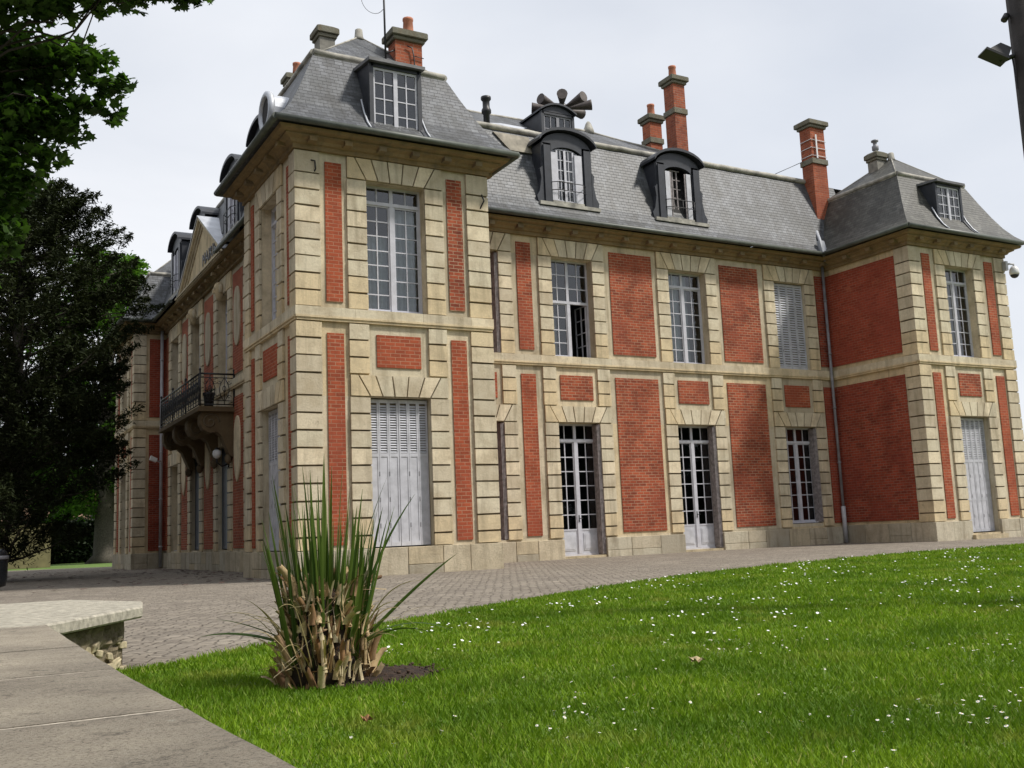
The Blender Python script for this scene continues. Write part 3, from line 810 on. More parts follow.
# ------------------------------------------------------------------ roofs
PV = [(.62, 9.985), (.60, 10.06), (.36, 10.30), (.13, 10.62), (-.10, 11.05), (-.36, 11.60), (-.60, 12.15), (-.67, 12.30)]
MN = [(.62, 9.985), (.60, 10.06), (.40, 10.32), (.22, 10.66), (.06, 11.10), (-.14, 11.75), (-.40, 12.55), (-.58, 13.05)]
def pav_roof(x0, x1, y0, y1, apex_z, mat=M_slate, ax=None, ay=None):
    b = MB(); rings = []
    for d_, z in PV: rings.append([(x0 - d_, y0 - d_, z), (x1 + d_, y0 - d_, z), (x1 + d_, y1 + d_, z), (x0 - d_, y1 + d_, z)])
    for r0, r1 in zip(rings[:-1], rings[1:]):
        for k in range(4): b.quad(r0[k], r0[(k + 1) % 4], r1[(k + 1) % 4], r1[k])
    top = rings[-1]; ax = ax if ax is not None else (x0 + x1) / 2; ay = ay if ay is not None else (y0 + y1) / 2
    t2 = [(p[0] - .10 * (1 if p[0] < ax else -1) * -1, p[1] - .10 * (1 if p[1] < ay else -1) * -1, p[2] + .06) for p in top]
    ap = (ax, ay, apex_z)
    for k in range(4): b.add([t2[k], t2[(k + 1) % 4], ap], [(0, 1, 2)])
    for k in range(4): b.quad(top[k], top[(k + 1) % 4], t2[(k + 1) % 4], t2[k])
    b.add(rings[0], [(0, 3, 2, 1)])
    ro = b.build('roof', mat, mansion, recalc=False)
    l = MB(); pts = top
    for k in range(4):
        p, q = Vector(pts[k]), Vector(pts[(k + 1) % 4])
        n = int((q - p).length / .5) + 1
        P_ = [p.lerp(q, i / n) + Vector((random.uniform(-.008, .008), random.uniform(-.008, .008), random.uniform(-.008, .008) + .02)) for i in range(n + 1)]
        l.tube(P_, .085, 8); l.tube([v + Vector((0, 0, -.09)) for v in P_], .04, 6)
        l.tube([Vector(t2[k]), Vector(ap)], .022, 6)
        
    l.lathe((ax, ay, apex_z - .12), [(.16, 0), (.12, .10), (.10, .30), (.08, .32)], 8)
    l.build('ridge_lead', M_lead, ro)
    return ro
pav_roof(0, 4.76, 0, 4.26, 13.75)
pav_roof(20.51, 25.27, .39, 5.2, 13.65, M_slate_shade, ay=2.6)
pav_roof(0, 4.6, 21.88, 26.8, 13.9)
# long south slope, west slope and the low upper roof
b = MB()
for (d0, z0), (d1, z1) in zip(MN[:-1], MN[1:]):
    b.quad((3.5, 4.02 - d0, z0), (22.0, 4.02 - d0, z0), (22.0, 4.02 - d1, z1), (3.5, 4.02 - d1, z1))
    for ya_, yb_ in (((3.4, 10.32), (17.58, 22.6)) if z1 < 11.2 else ((3.4, 22.6),)):
        b.quad((1.21 - d0, ya_, z0), (1.21 - d0, yb_, z0), (1.21 - d1, yb_, z1), (1.21 - d1, ya_, z1))
    b.quad((25.2 + d0, 4.0, z0), (25.2 + d0, 26, z0), (25.2 + d1, 26, z1), (25.2 + d1, 4.0, z1))
    b.quad((1.0, 26.8 + d0, z0), (25.2, 26.8 + d0, z0), (25.2, 26.8 + d1, z1), (1.0, 26.8 + d1, z1))
b.build('roof', M_slate, mansion, recalc=False)
b = MB()
zt = 13.06
B0, B1, B2, B3 = (1.9, 4.62, zt), (24.6, 4.62, zt), (24.6, 26.2, zt), (1.9, 26.2, zt)
RA, RB = (4.2, 6.9, 14.55), (12.7, 6.9, 14.62)
RC = (4.2, 24, 14.2)
b.add([(1.9, 4.62, zt), (17.2, 4.62, zt), RB, RA], [(0, 1, 2, 3)])
b.add([(17.2, 4.62, zt), (17.2, 9.2, zt), RB], [(0, 1, 2)])
b.add([(1.9, 4.62, zt), RA, RC, (1.9, 26.2, zt)], [(0, 1, 2, 3)])
b.add([RA, RB, (17.2, 9.2, zt), (6.5, 9.2, zt), (6.5, 24, zt), RC], [(0, 1, 2, 3, 4, 5)])
b.add([(1.9, 4.62, zt - .01), (24.6, 4.62, zt - .01), (24.6, 26.2, zt - .01), (1.9, 26.2, zt - .01)], [(0, 1, 2, 3)])
up = b.build('roof', M_slate, mansion, recalc=False)
l = MB()
def roll(l, p, q, r=.10, jit=.01):
    p, q = Vector(p), Vector(q); n = int((q - p).length / .4) + 1
    P_ = [p.lerp(q, i / n) + Vector((random.uniform(-jit, jit), random.uniform(-jit, jit), random.uniform(-jit, jit))) for i in range(n + 1)]
    l.tube(P_, r, 8)
roll(l, (3.3, 4.60, 13.10), (21.4, 4.60, 13.10)); 
roll(l, (1.82, 3.4, 13.10), (1.82, 22.6, 13.10))
roll(l, RA, RB, .06); roll(l, RB, (17.1, 4.7, 13.1), .05); roll(l, RA, RC, .06)
l.lathe((12.7, 6.9, 14.5), [(.22, 0), (.18, .2), (.10, .42), (.05, .5)], 10)
l.build('ridge_lead', M_lead, up)
b = MB(); b.quad((6.9, 4.80, 13.21), (8.6, 4.80, 13.21), (9.4, 5.55, 13.72), (8.4, 5.55, 13.72)); 
b.build('skylight', M_zincl, up, recalc=False)
b = MB()
b.hexa([(8.0, 4.27, 12.30), (8.8, 4.27, 12.30), (8.8, 4.33, 12.30), (8.0, 4.33, 12.30), (7.55, 4.49, 12.90), (8.8, 4.49, 12.90), (8.8, 4.55, 12.90), (7.55, 4.55, 12.90)])
b.build('roof_flashing', plain('stained lead flashing', (.24, .215, .17), .8, 0, .5, 3), up)
# gutters
g0 = .64
gutter([(-g0, -g0, 10.0), (4.76 + g0, -g0, 10.0)]); gutter([(-g0, -g0, 10.0), (-g0, 4.26 + g0, 10.0)]); gutter([(4.76 + g0, -g0, 10.0), (4.76 + g0, 3.4, 10.0)])
gutter([(-g0, 4.26 + g0, 10.0), (1.21, 4.26 + g0, 10.0)])
gutter([(4.76 + g0, 4.02 - g0, 10.0), (20.51 - g0, 4.02 - g0, 10.0)])
gutter([(20.51 - g0, .39 - g0, 10.0), (20.51 - g0, 4.02 - g0, 10.0)]); gutter([(20.51 - g0, .39 - g0, 10.0), (25.27 + g0, .39 - g0, 10.0)])
gutter([(1.21 - g0, 4.26 + g0, 10.0), (1.21 - g0, 10.3, 10.0)]); gutter([(1.21 - g0, 17.6, 10.0), (1.21 - g0, 21.88 - g0, 10.0)])
gutter([(-g0, 21.88 - g0, 10.0), (1.21 - g0, 21.88 - g0, 10.0)]); gutter([(-g0, 21.88 - g0, 10.0), (-g0, 26.8 + g0, 10.0)])

# valley lead between main roof and far pavilion
b = MB(); b.tube([(19.90, 3.40, 10.06), (20.05, 3.62, 10.5), (20.25, 3.95, 11.0)], .06, 6); b.hexa([(19.78, 3.30, 10.03), (20.02, 3.30, 10.03), (20.06, 3.42, 10.03), (19.8, 3.46, 10.03), (19.80, 3.42, 10.5), (20.06, 3.46, 10.5), (20.1, 3.56, 10.5), (19.84, 3.6, 10.5)])
b.build('valley_lead', M_zincl, up)

# ------------------------------------------------------------------ pediment
def pediment():
    y0, y1, za = 10.75, 17.15, 11.98
    ym = (y0 + y1) / 2; zb = 10.02
    X = .98
    b = MB()
    b.prism([(X, y0, zb), (X, y1, zb), (X, ym, za)], [(1.6, y0, zb), (1.6, y1, zb), (1.6, ym, za)])
    p = b.build('pediment', M_wall, mansion)
    b = MB()
    def rake(ya, yb_, z0_, z1_, xo, th, off):
        b.prism([(xo, ya, z0_ + off), (xo, yb_, z1_ + off), (xo, yb_, z1_ + off + th), (xo, ya, z0_ + off + th)],
                [(1.3, ya, z0_ + off), (1.3, yb_, z1_ + off), (1.3, yb_, z1_ + off + th), (1.3, ya, z0_ + off + th)])
    for s in (0, 1):
        ya = y0 - .35 if s == 0 else y1 + .35
        for xo, th, off in ((.94, .12, -.10), (.88, .12, .02), (.80, .10, .14)):
            rake(ya, ym, zb - .13, za + .02, xo, th, off)
    b.box(.80, 1.3, y0 - .3, y1 + .3, 9.86, 9.94); b.box(.74, 1.3, y0 - .35, y1 + .35, 9.94, 10.01); b.box(.70, 1.3, y0 - .38, y1 + .38, 10.01, 10.06)
    b.build('pediment_moulding', M_stone, p)
    b = MB()
    for s in (0, 1):
        ya = y0 - .40 if s == 0 else y1 + .40
        b.prism([(.76, ya, zb + .10), (.76, ym, za + .28), (.76, ym, za + .31), (.76, ya, zb + .13)],
                [(3.0, ya, zb + .10), (3.0, ym, za + .28), (3.0, ym, za + .31), (3.0, ya, zb + .13)])
    b.build('pediment_roof', M_zincl, p)
    cu = bpy.data.curves.new('lettering', 'FONT'); cu.body = 'MAIRIE'; cu.size = .60; cu.extrude = .012; cu.align_x = 'CENTER'; cu.space_character = 1.12
    to = bpy.data.objects.new('lettering_curve', cu); col.objects.link(to)
    bpy.context.view_layer.update()
    me = bpy.data.meshes.new_from_object(to.evaluated_get(bpy.context.evaluated_depsgraph_get()))
    bpy.data.objects.remove(to)
    # text x -> -y (north is on the left when facing east), text y -> z, depth -> -x
    me.transform(Matrix(((0, 0, -1, X - .014), (-1, 0, 0, 13.0), (0, 1, 0, 10.46), (0, 0, 0, 1))))
    me.name = 'lettering'; me.materials.clear(); me.materials.append(M_iron)
    o = bpy.data.objects.new('lettering', me); col.objects.link(o); o.parent = p
pediment()

# ------------------------------------------------------------------ dormers
def dormer_arch(F, uc, w_=1.76, z0=10.60, ze=12.50, rise=.40, depth=2.4, d=.04, ow=1.12, oz1=None, openin=False, rail=True):
    """zinc clad dormer with a segmental arched roof; front plane d outside the wall plane"""
    hw, ho = w_ / 2, ow / 2; oz0 = z0 + .10; oz1 = oz1 or ze - .26
    b = MB()
    # cheeks with a curved foot
    for s in (-1, 1):
        ring = [(s * hw, z0 + .0), (s * hw, ze), (s * (ho + .0), ze), (s * ho, z0)]
        b.prism([F.P(uc + x, z, d) for x, z in ring], [F.P(uc + x, z, d - .16) for x, z in ring])
        F.box(b, uc + s * hw - .03, uc + s * hw + .03, z0 - .5, ze, d - depth, d - .02)
        # scroll brackets at the foot of the front
        sc_ = [(s * hw, z0 + .02), (s * (hw + .20), z0 + .02), (s * (hw + .24), z0 + .18), (s * (hw + .14), z0 + .34), (s * (hw + .06), z0 + .75), (s * (hw + .10), z0 + 1.05), (s * hw, z0 + 1.15)]
        b.prism([F.P(uc + x, z, d + .01) for x, z in sc_], [F.P(uc + x, z, d - .12) for x, z in sc_])
        # raised pilaster
        F.box(b, uc + s * (hw + ho) / 2 - .12, uc + s * (hw + ho) / 2 + .12, z0 + .02, ze - .08, d, d + .05)
    n = 12
    def arch(hw_, zr, rz): return [(hw_ * math.sin(a_), zr + rz * (math.cos(a_) - math.cos(PI * .42)) / (1 - math.cos(PI * .42))) for a_ in np.linspace(-PI * .42, PI * .42, n)]
    k = math.sin(PI * .42)
    ins = arch(ho / k, oz1, .20)
    F_top = [(-hw, ze)] + [(x, z) for x, z in arch(hw / k, ze, rise)] + [(hw, ze)]
    # front spandrel between opening arch and roof arch
    outer = arch(hw / k, ze, rise)
    for i in range(n - 1):
        b.prism([F.P(uc + ins[i][0], ins[i][1], d), F.P(uc + ins[i + 1][0], ins[i + 1][1], d), F.P(uc + outer[i + 1][0], outer[i + 1][1], d), F.P(uc + outer[i][0], outer[i][1], d)],
                [F.P(uc + ins[i][0], ins[i][1], d - .16), F.P(uc + ins[i + 1][0], ins[i + 1][1], d - .16), F.P(uc + outer[i + 1][0], outer[i + 1][1], d - .16), F.P(uc + outer[i][0], outer[i][1], d - .16)])
    root = b.build('dormer', M_zinc, mansion)
    r = MB()
    oh = arch((hw + .14) / k, ze + .02, rise + .02); oh2 = arch((hw + .14) / k, ze + .10, rise + .03)
    for i in range(n - 1):
        r.prism([F.P(uc + oh[i][0], oh[i][1], d + .16), F.P(uc + oh[i + 1][0], oh[i + 1][1], d + .16), F.P(uc + oh2[i + 1][0], oh2[i + 1][1], d + .16), F.P(uc + oh2[i][0], oh2[i][1], d + .16)],
                [F.P(uc + oh[i][0], oh[i][1], d - depth), F.P(uc + oh[i + 1][0], oh[i + 1][1], d - depth), F.P(uc + oh2[i + 1][0], oh2[i + 1][1], d - depth), F.P(uc + oh2[i][0], oh2[i][1], d - depth)])
    r.build('dormer_roof', M_zinc, root)
    s_ = MB(); F.box(s_, uc - hw - .18, uc + hw + .22, z0 - .10, z0 + .01, d - .3, d + .10); F.box(s_, uc - ho, uc + ho, z0 + .01, z0 + .10, d - .2, d + .02)
    s_.build('sill', M_lead, root)
    f = MB(); D = d - .06; A, C = uc - ho, uc + ho
    zt_ = oz1 + .1
    if openin:
        for u_ in (A + .02, C - .30):
            F.box(f, u_, u_ + .26, oz0, oz1, D + .02, D + .05)
        for u_ in (uc - .14, uc + .03):
            F.box(f, u_, u_ + .045, oz0, zt_, D - .14, D - .10)
        for z in np.linspace(oz0 + .1, zt_, 6): F.box(f, uc - .22, uc + .20, z, z + .03, D - .14, D - .11)
    else:
        F.box(f, A, A + .20, oz0, zt_ - .1, D + .02, D + .05)
        F.box(f, C - .28, C - .02, oz0, zt_ - .1, D + .03, D + .07)
        for u_ in (A + .20, uc - .10, C - .34): F.box(f, u_, u_ + .06, oz0, zt_, D - .04, D + .02)
        F.box(f, uc - .1, uc - .02, oz0, zt_, D - .02, D + .04)
        for u0_, u1_ in ((A + .26, uc - .10), (uc - .04, C - .34)):
            for z in np.linspace(oz0 + .02, zt_, 6): F.box(f, u0_, u1_, z, z + .03, D - .03, D + .01)
            F.box(f, (u0_ + u1_) / 2 - .012, (u0_ + u1_) / 2 + .012, oz0, zt_, D - .028, D + .005)
    f.build('window_frame', M_frame if not openin else M_shutd, root)
    if openin:
        f = MB()
        for u_ in (A + .02, C - .24): F.box(f, u_, u_ + .18, oz0, oz1, D + .055, D + .075)
        f.build('shutter', M_shut, root)
    if not openin:
        g = MB(); g.quad(F.P(A, oz0, D - .01), F.P(C, oz0, D - .01), F.P(C, oz1 + .19, D - .01), F.P(A, oz1 + .19, D - .01)); g.build('glass', M_glass, root, recalc=False)
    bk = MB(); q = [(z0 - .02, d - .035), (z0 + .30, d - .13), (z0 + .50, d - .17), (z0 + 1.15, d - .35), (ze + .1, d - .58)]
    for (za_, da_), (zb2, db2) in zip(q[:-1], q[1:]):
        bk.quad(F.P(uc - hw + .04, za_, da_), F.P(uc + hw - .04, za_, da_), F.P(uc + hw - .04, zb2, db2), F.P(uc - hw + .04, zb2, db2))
    bk.build('dark_room_sheet', M_dark, root, recalc=False)  # dark sheet over the roof slope, painted for the unlit interior
    rl = MB()
    for z in (oz0 + .30, oz0 + .55): rl.tube([F.P(A - .05, z, d + .05), F.P(A + .1, z, d + .16), F.P(C - .1, z, d + .16), F.P(C + .05, z, d + .05)], .014, 5)
    for u_ in (A + .1, uc, C - .1): rl.tube([F.P(u_, oz0, d + .16), F.P(u_, oz0 + .55, d + .16)], .010, 5)
    if rail: rl.build('railing', M_iron, root)
    return root
dormer_arch(F4, 9.68, d=.26)
dormer_arch(F4, 13.98, openin=True, d=.26)
for y in (6.6, 9.95, 15.4, 18.8): dormer_arch(F7, y, d=.05 if y == 15.4 else .2, w_=1.8, rail=y != 15.4)

def dormer_flat(F, uc, w_, z0, z1, d, depth, rise, cols=4, rows=4, name='dormer', wings=True, cheek=None, arched=False):
    hw = w_ / 2; b = MB()
    for s in (-1, 1):
        F.box(b, uc + s * hw - .05, uc + s * hw + .05, z0, z1, d - .10, d)
        b.hexa([F.P(uc + s * hw - .03, z0 - .1, d - .1), F.P(uc + s * hw + .03, z0 - .1, d - .1), F.P(uc + s * hw + .03, z0 - .1, d - depth), F.P(uc + s * hw - .03, z0 - .1, d - depth),
                F.P(uc + s * hw - .03, z1, d - .1), F.P(uc + s * hw + .03, z1, d - .1), F.P(uc + s * hw + .03, z1 + rise, d - depth), F.P(uc + s * hw - .03, z1 + rise, d - depth)])
    F.box(b, uc - hw, uc + hw, z1 - .09, z1, d - .1, d)
    root = b.build('dormer', M_zinc, mansion)
    r = MB(); o = .10
    if arched:
        nn = 8
        for i in range(nn):
            a0 = -1 + 2 * i / nn; a1 = -1 + 2 * (i + 1) / nn; f_ = lambda t_: .24 * (1 - t_ * t_)
            r.prism([F.P(uc + a0 * (hw + o), z1 + f_(a0), d + .10), F.P(uc + a1 * (hw + o), z1 + f_(a1), d + .10), F.P(uc + a1 * (hw + o), z1 + .06 + f_(a1), d + .10), F.P(uc + a0 * (hw + o), z1 + .06 + f_(a0), d + .10)],
                    [F.P(uc + a0 * (hw + o), z1 + f_(a0) + rise, d - depth), F.P(uc + a1 * (hw + o), z1 + f_(a1) + rise, d - depth), F.P(uc + a1 * (hw + o), z1 + .06 + f_(a1) + rise, d - depth), F.P(uc + a0 * (hw + o), z1 + .06 + f_(a0) + rise, d - depth)])
            r.prism([F.P(uc + a0 * hw, z1 - .02, d), F.P(uc + a1 * hw, z1 - .02, d), F.P(uc + a1 * hw, z1 + f_(a1), d), F.P(uc + a0 * hw, z1 + f_(a0), d)],
                    [F.P(uc + a0 * hw, z1 - .02, d - .08), F.P(uc + a1 * hw, z1 - .02, d - .08), F.P(uc + a1 * hw, z1 + f_(a1), d - .08), F.P(uc + a0 * hw, z1 + f_(a0), d - .08)])
    else:
        r.hexa([F.P(uc - hw - o, z1 - .01, d + .14), F.P(uc + hw + o, z1 - .01, d + .14), F.P(uc + hw + o, z1 + rise - .01, d - depth), F.P(uc - hw - o, z1 + rise - .01, d - depth),
                F.P(uc - hw - o, z1 + .07, d + .14), F.P(uc + hw + o, z1 + .07, d + .14), F.P(uc + hw + o, z1 + .07 + rise, d - depth), F.P(uc - hw - o, z1 + .07 + rise, d - depth)])
    r.build('dormer_roof', M_zinc if arched else M_lead2, root)
    f = MB(); A, C = uc - hw + .05, uc + hw - .05; D = d - .05
    F.box(f, A, A + .05, z0, z1 - .09, D - .04, D + .01); F.box(f, C - .05, C, z0, z1 - .09, D - .04, D + .01)
    F.box(f, A + .05, C - .05, z0, z0 + .06, D - .04, D + .02); F.box(f, A + .05, C - .05, z1 - .15, z1 - .09, D - .04, D + .01)
    F.box(f, uc - .05, uc + .05, z0 + .06, z1 - .15, D - .03, D + .03)
    for i in range(1, cols):
        if i * 2 == cols: continue
        x = A + (C - A) * i / cols; F.box(f, x - .014, x + .014, z0 + .06, z1 - .15, D - .02, D + .012)
    for j in range(1, rows):
        z = z0 + (z1 - z0 - .1) * j / rows; F.box(f, A + .05, C - .05, z - .013, z + .013, D - .018, D + .008)
    f.build('window_frame', M_frame if not arched else M_pipe, root)
    g = MB(); g.quad(F.P(A, z0, D - .012), F.P(C, z0, D - .012), F.P(C, z1 - .1, D - .012), F.P(A, z1 - .1, D - .012)); g.build('glass', M_glass, root, recalc=False)
    bk = MB(); F.box(bk, A, C, z0, z1 - .1, D - .5, D - .45); bk.build('curtain' if not arched else 'dark_room_sheet', M_curt if cheek == 'curtain' else M_dark, root)  # dark sheet for the unlit room where cheek names no curtain
    if wings:   # pale lead strips and dark boards running down beside the window
        for s in (-1, 1):
            l = MB(); db = MB()
            q = [(.62, 10.08), (.40, 10.31), (.19, 10.63), (.02, 11.0)]
            l.tube([F.P(uc + s * (hw + .13), z, dd) for dd, z in q], .022, 6)
            db.prism([F.P(uc + s * hw, z, dd - .02) for dd, z in q] + [F.P(uc + s * hw, 10.0, 0)], [F.P(uc + s * (hw + .13), z, dd - .02) for dd, z in q] + [F.P(uc + s * (hw + .13), 10.0, 0)])
            l.build('lead_strip', M_zincl, root); db.build('side_board', M_zinc, root)
    return root
M_lead2 = plain('grey roof lead', (.13, .13, .135), .6, 0, .35, 4, bmp=.2)
dormer_flat(F1, 2.32, 1.22, 10.22, 11.82, .36, 1.7, .25)
dormer_flat(F6, 2.13, 1.22, 10.48, 11.86, .16, 1.7, .12, cheek='curtain')
dormer_flat(Fac(0, 4.95, (1, 0), (0, -1)), 10.2, 1.15, 13.1, 14.12, 0, 2.6, .05, rows=2, wings=False, arched=True)
# railing of the far pavilion's dormer
# round zinc oculus on the west slope of the near pavilion
b = MB()
yc, zc, xr = 1.35, 10.92, -.28
ring = [(yc + .42 * math.cos(t_), zc + .42 * math.sin(t_)) for t_ in np.linspace(0, 2 * PI, 21)[:-1]]
b.tube([(xr, y, z) for y, z in ring], .085, 8, closed=True)
b.prism([(xr + .02, y, z) for y, z in ring], [(xr + .9, y, z) for y, z in ring])
ocu = b.build('round_dormer', M_zincl, mansion)
b = MB(); b.prism([(xr - .01, yc + (y - yc) * .8, zc + (z - zc) * .8) for y, z in ring], [(xr + .015, yc + (y - yc) * .8, zc + (z - zc) * .8) for y, z in ring]); b.build('round_pane', M_dark, ocu)

# ------------------------------------------------------------------ chimneys
def chimney(x0, x1, y0, y1, z0, z1, band=None, pot=True, mat=None, capd=.13, capmat=None, potpos=None, lead=False, tall=.38):
    b = MB(); b.box(x0, x1, y0, y1, z0, z1)
    c = b.build('chimney', mat or M_chim, mansion)
    k = MB(); g = capd
    k.box(x0 - g * .5, x1 + g * .5, y0 - g * .5, y1 + g * .5, z1 - .02, z1 + .08); k.box(x0 - g, x1 + g, y0 - g, y1 + g, z1 + .08, z1 + .24)
    k.prism([(x0 - g, y0 - g, z1 + .242), (x1 + g, y0 - g, z1 + .242), (x1 + g, y1 + g, z1 + .242), (x0 - g, y1 + g, z1 + .242)],
            [(x0 + .02, y0 + .02, z1 + .33), (x1 - .02, y0 + .02, z1 + .33), (x1 - .02, y1 - .02, z1 + .33), (x0 + .02, y1 - .02, z1 + .33)])
    k.build('chimney_cap', capmat or M_cap, c, bevel=.015)
    if band:
        bd = MB(); bd.box(x0 - .05, x1 + .05, y0 - .05, y1 + .05, band - .10, band + .10); bd.build('chimney_band', capmat or M_cap, c, bevel=.012)
    if pot:
        p = MB(); px_, py_ = potpos or ((x0 + x1) / 2, (y0 + y1) / 2)
        p.lathe((px_, py_, z1 + .28), [(.15, 0), (.14, .1), (.125, tall), (.14, tall + .02), (.14, tall + .08), (.10, tall + .08), (.10, tall - .1)], 12)
        p.build('chimney_pot', M_terra, c)
    return c
c1 = chimney(2.98, 3.72, 1.15, 1.62, 12.3, 13.38, potpos=(3.45, 1.38))
b = MB(); b.tube([(3.28, 1.10, 13.22), (3.42, 1.09, 13.18), (3.46, 1.09, 12.95), (3.47, 1.09, 12.75), (3.60, 1.09, 12.58)], .018, 6); b.tube([(3.46, 1.10, 12.98), (3.74, 1.10, 12.96)], .012, 5); b.build('iron_strap', M_iron, c1)
chimney(1.60, 2.02, 2.95, 3.4, 12.5, 14.02, pot=False, mat=M_concrete, capmat=M_cap, capd=.10)
chimney(15.06, 15.56, 5.02, 5.55, 12.6, 16.12, band=15.1, potpos=(15.3, 5.3))
chimney(14.98, 15.50, 6.35, 6.80, 12.6, 15.2, band=14.5, potpos=(15.24, 6.57), capd=.12)
c4 = chimney(20.52, 21.22, 4.10, 4.62, 10.2, 15.05, band=13.75, pot=False, capd=.14)
b = MB()
for z in (13.95, 14.25, 14.55): b.tube([(20.49, 4.6, z), (20.49, 4.07, z), (21.25, 4.07, z)], .014, 6)
b.box(20.70, 20.76, 4.03, 4.06, 13.85, 14.75)
b.build('metal_bracket', M_white, c4)
b = MB(); b.tube([(20.5, 4.5, 13.85), (18.9, 4.62, 13.1)], .012, 5); b.build('stay_wire', M_iron, c4)
c5 = chimney(22.28, 22.72, 2.72, 3.15, 12.6, 13.58, pot=False, mat=M_concrete, capd=.09)
b = MB(); b.lathe((22.5, 2.93, 13.86), [(.07, 0), (.07, .12), (.12, .16), (.12, .30), (.07, .34), (.07, .44), (.13, .47), (.13, .52), (.03, .56)], 12); b.build('flue_cowl', M_pipe, c5)
# small vent on the upper roof
b = MB(); b.lathe((7.62, 5.0, 13.1), [(.10, 0), (.10, .55), (.15, .60), (.15, .70), (.11, .78), (.11, .98), (.16, 1.04), (.16, 1.12), (.05, 1.15)], 12)
b.build('flue_cowl', M_iron, mansion)
chimney(2.62, 2.95, 9.1, 9.5, 13.0, 15.55, capd=.12, tall=.3, potpos=(2.9, 9.1))

# ------------------------------------------------------------------ pipes
def pipe(F, u, z0, z1, d, mat, r=.05):
    b = MB(); b.tube([F.P(u, z0, d), F.P(u, z1, d)], r, 10)
    for z in np.arange(z0 + .8, z1, 1.9): b.tube([F.P(u, z - .03, d), F.P(u, z + .03, d)], r + .015, 10)
    return b
p1 = pipe(F4, 20.28, .05, 9.7, .16, M_pipe).tube([F4.P(20.28, 9.7, .16), F4.P(20.2, 9.85, .4), F4.P(20.0, 10.0, .55)], .05, 8).build('downpipe', M_pipe, mansion)
b = MB(); b.tube([F4.P(20.28, .02, .16), F4.P(20.28, 1.25, .16)], .075, 12); b.build('pipe_shoe', M_pipel, p1)
pipe(F8, 1.0, .05, 9.8, .22, M_pipel, .065).build('downpipe', M_pipel, mansion)
b = MB(); b.tube([(.40, -.02, 9.05), (.42, -.10, 9.12), (.40, -.12, 9.3), (.33, -.05, 9.33)], .02, 5)
b.tube([(4.60, -.05, 8.7), (4.68, -.12, 8.9), (4.62, -.12, 9.05)], .02, 5)
b.build('iron_hook', M_iron, mansion)

# ------------------------------------------------------------------ balcony
M_cornice2 = stone('dark weathered carved stone', (.15, .115, .075), .7, 1.3)
def balcony():
    ya, yb_, x0, x1 = 10.45, 16.9, .14, 1.21
    b = MB(); b.box(x0 - .08, x1, ya - .08, yb_ + .08, 4.92, 4.985); b.box(x0 - .03, x1, ya - .03, yb_ + .03, 4.985, 5.08)
    root = b.build('balcony', M_cornice2, mansion)
    ir = MB(); zt_ = 6.10; zb = 5.14
    P3 = [(x1, ya, 0), (x0, ya, 0), (x0, yb_, 0), (x1, yb_, 0)]
    for z, r in ((zt_, .03), (zt_ - .12, .014), (zb, .018), (zb + .12, .012)):
        ir.tube([(p[0], p[1], z) for p in P3], r, 6)
    for x, y in [(x0, ya), (x0, yb_), (x0, 12.6), (x0, 14.75), (x1 - .03, ya), (x1 - .03, yb_)]:
        ir.tube([(x, y, 5.06), (x, y, zt_ + .1)], .028, 6); ir.lathe((x, y, zt_ + .08), [(.02, 0), (.045, .04), (.02, .09)], 8)
    def orn(cx_, cy_, ux, uy, s=1.0):
        def Q(u, z): return (cx_ + ux * u, cy_ + uy * u, z)
        zc = (zt_ + zb) / 2 + .02
        for sg in (-1, 1):
            pts = [Q(sg * (.02 + .13 * math.sin(PI * t_)) , zb + .12 + (zt_ - zb - .26) * t_) for t_ in np.linspace(0, 1, 11)]
            ir.tube(pts, .011, 5)
            sp = [Q(sg * (.15 + (.07 - .012 * a) * math.cos(a * 1.3)), zb + .24 + (.07 - .012 * a) * math.sin(a * 1.3)) for a in np.linspace(0, 4.6, 14)]
            ir.tube(sp, .009, 4)
            sp = [Q(sg * (.15 + (.07 - .012 * a) * math.cos(a * 1.3)), zt_ - .26 - (.07 - .012 * a) * math.sin(a * 1.3)) for a in np.linspace(0, 4.6, 14)]
            ir.tube(sp, .009, 4)
        ir.tube([Q(0, zb), Q(0, zt_)], .013, 5)
        ir.tube([Q(.05 * math.cos(a), zc + .09 * math.sin(a)) for a in np.linspace(0, 2 * PI, 10)[:-1]], .012, 4, closed=True)
    for i in range(17): orn(x0, ya + .22 + i * .376, 0, 1)
    orn(x0 + .30, ya, 1, 0); orn(x0 + .74, ya, 1, 0); orn(x0 + .30, yb_, 1, 0); orn(x0 + .74, yb_, 1, 0)
    ir.build('railing', M_iron, root)
    for y in (ya + .25, 12.62, 14.75, yb_ - .25):
        t_ = .19; b = MB()
        prof = [(1.20, 4.92), (.22, 4.92), (.16, 4.78), (.16, 4.55), (.26, 4.36), (.46, 4.26), (.66, 4.30), (.82, 4.16), (.90, 3.95), (1.00, 3.72), (1.08, 3.55), (1.20, 3.5)]
        b.prism([(x, y - t_, z) for x, z in prof], [(x, y + t_, z) for x, z in prof])
        for sg in (-1, 1):
            cx_, cz_ = .47, 4.60
            sp = [(cx_ + (.27 - .026 * a) * math.cos(a), y + sg * t_, cz_ + (.27 - .026 * a) * math.sin(a)) for a in np.linspace(0, 9.5, 40)]
            b.tube(sp, .032, 5)
        b.lathe((1.06, y, 3.30), [(.02, 0), (.10, .08), (.12, .2), (.07, .30)], 10)
        b.build('bracket', M_cornice2, root)
    return root
balcony()
b = MB(); b.lathe((.52, 10.95, 5.085), [(.10, 0), (.14, .05), (.17, .38), (.20, .42), (.20, .48), (.15, .48)], 12)
pl = empty('planter', (.52, 10.95, 5.085), 'small black flower tub on the stone balcony behind its iron railing', 'planter')
b.build('tub', M_black, pl)
b = MB()
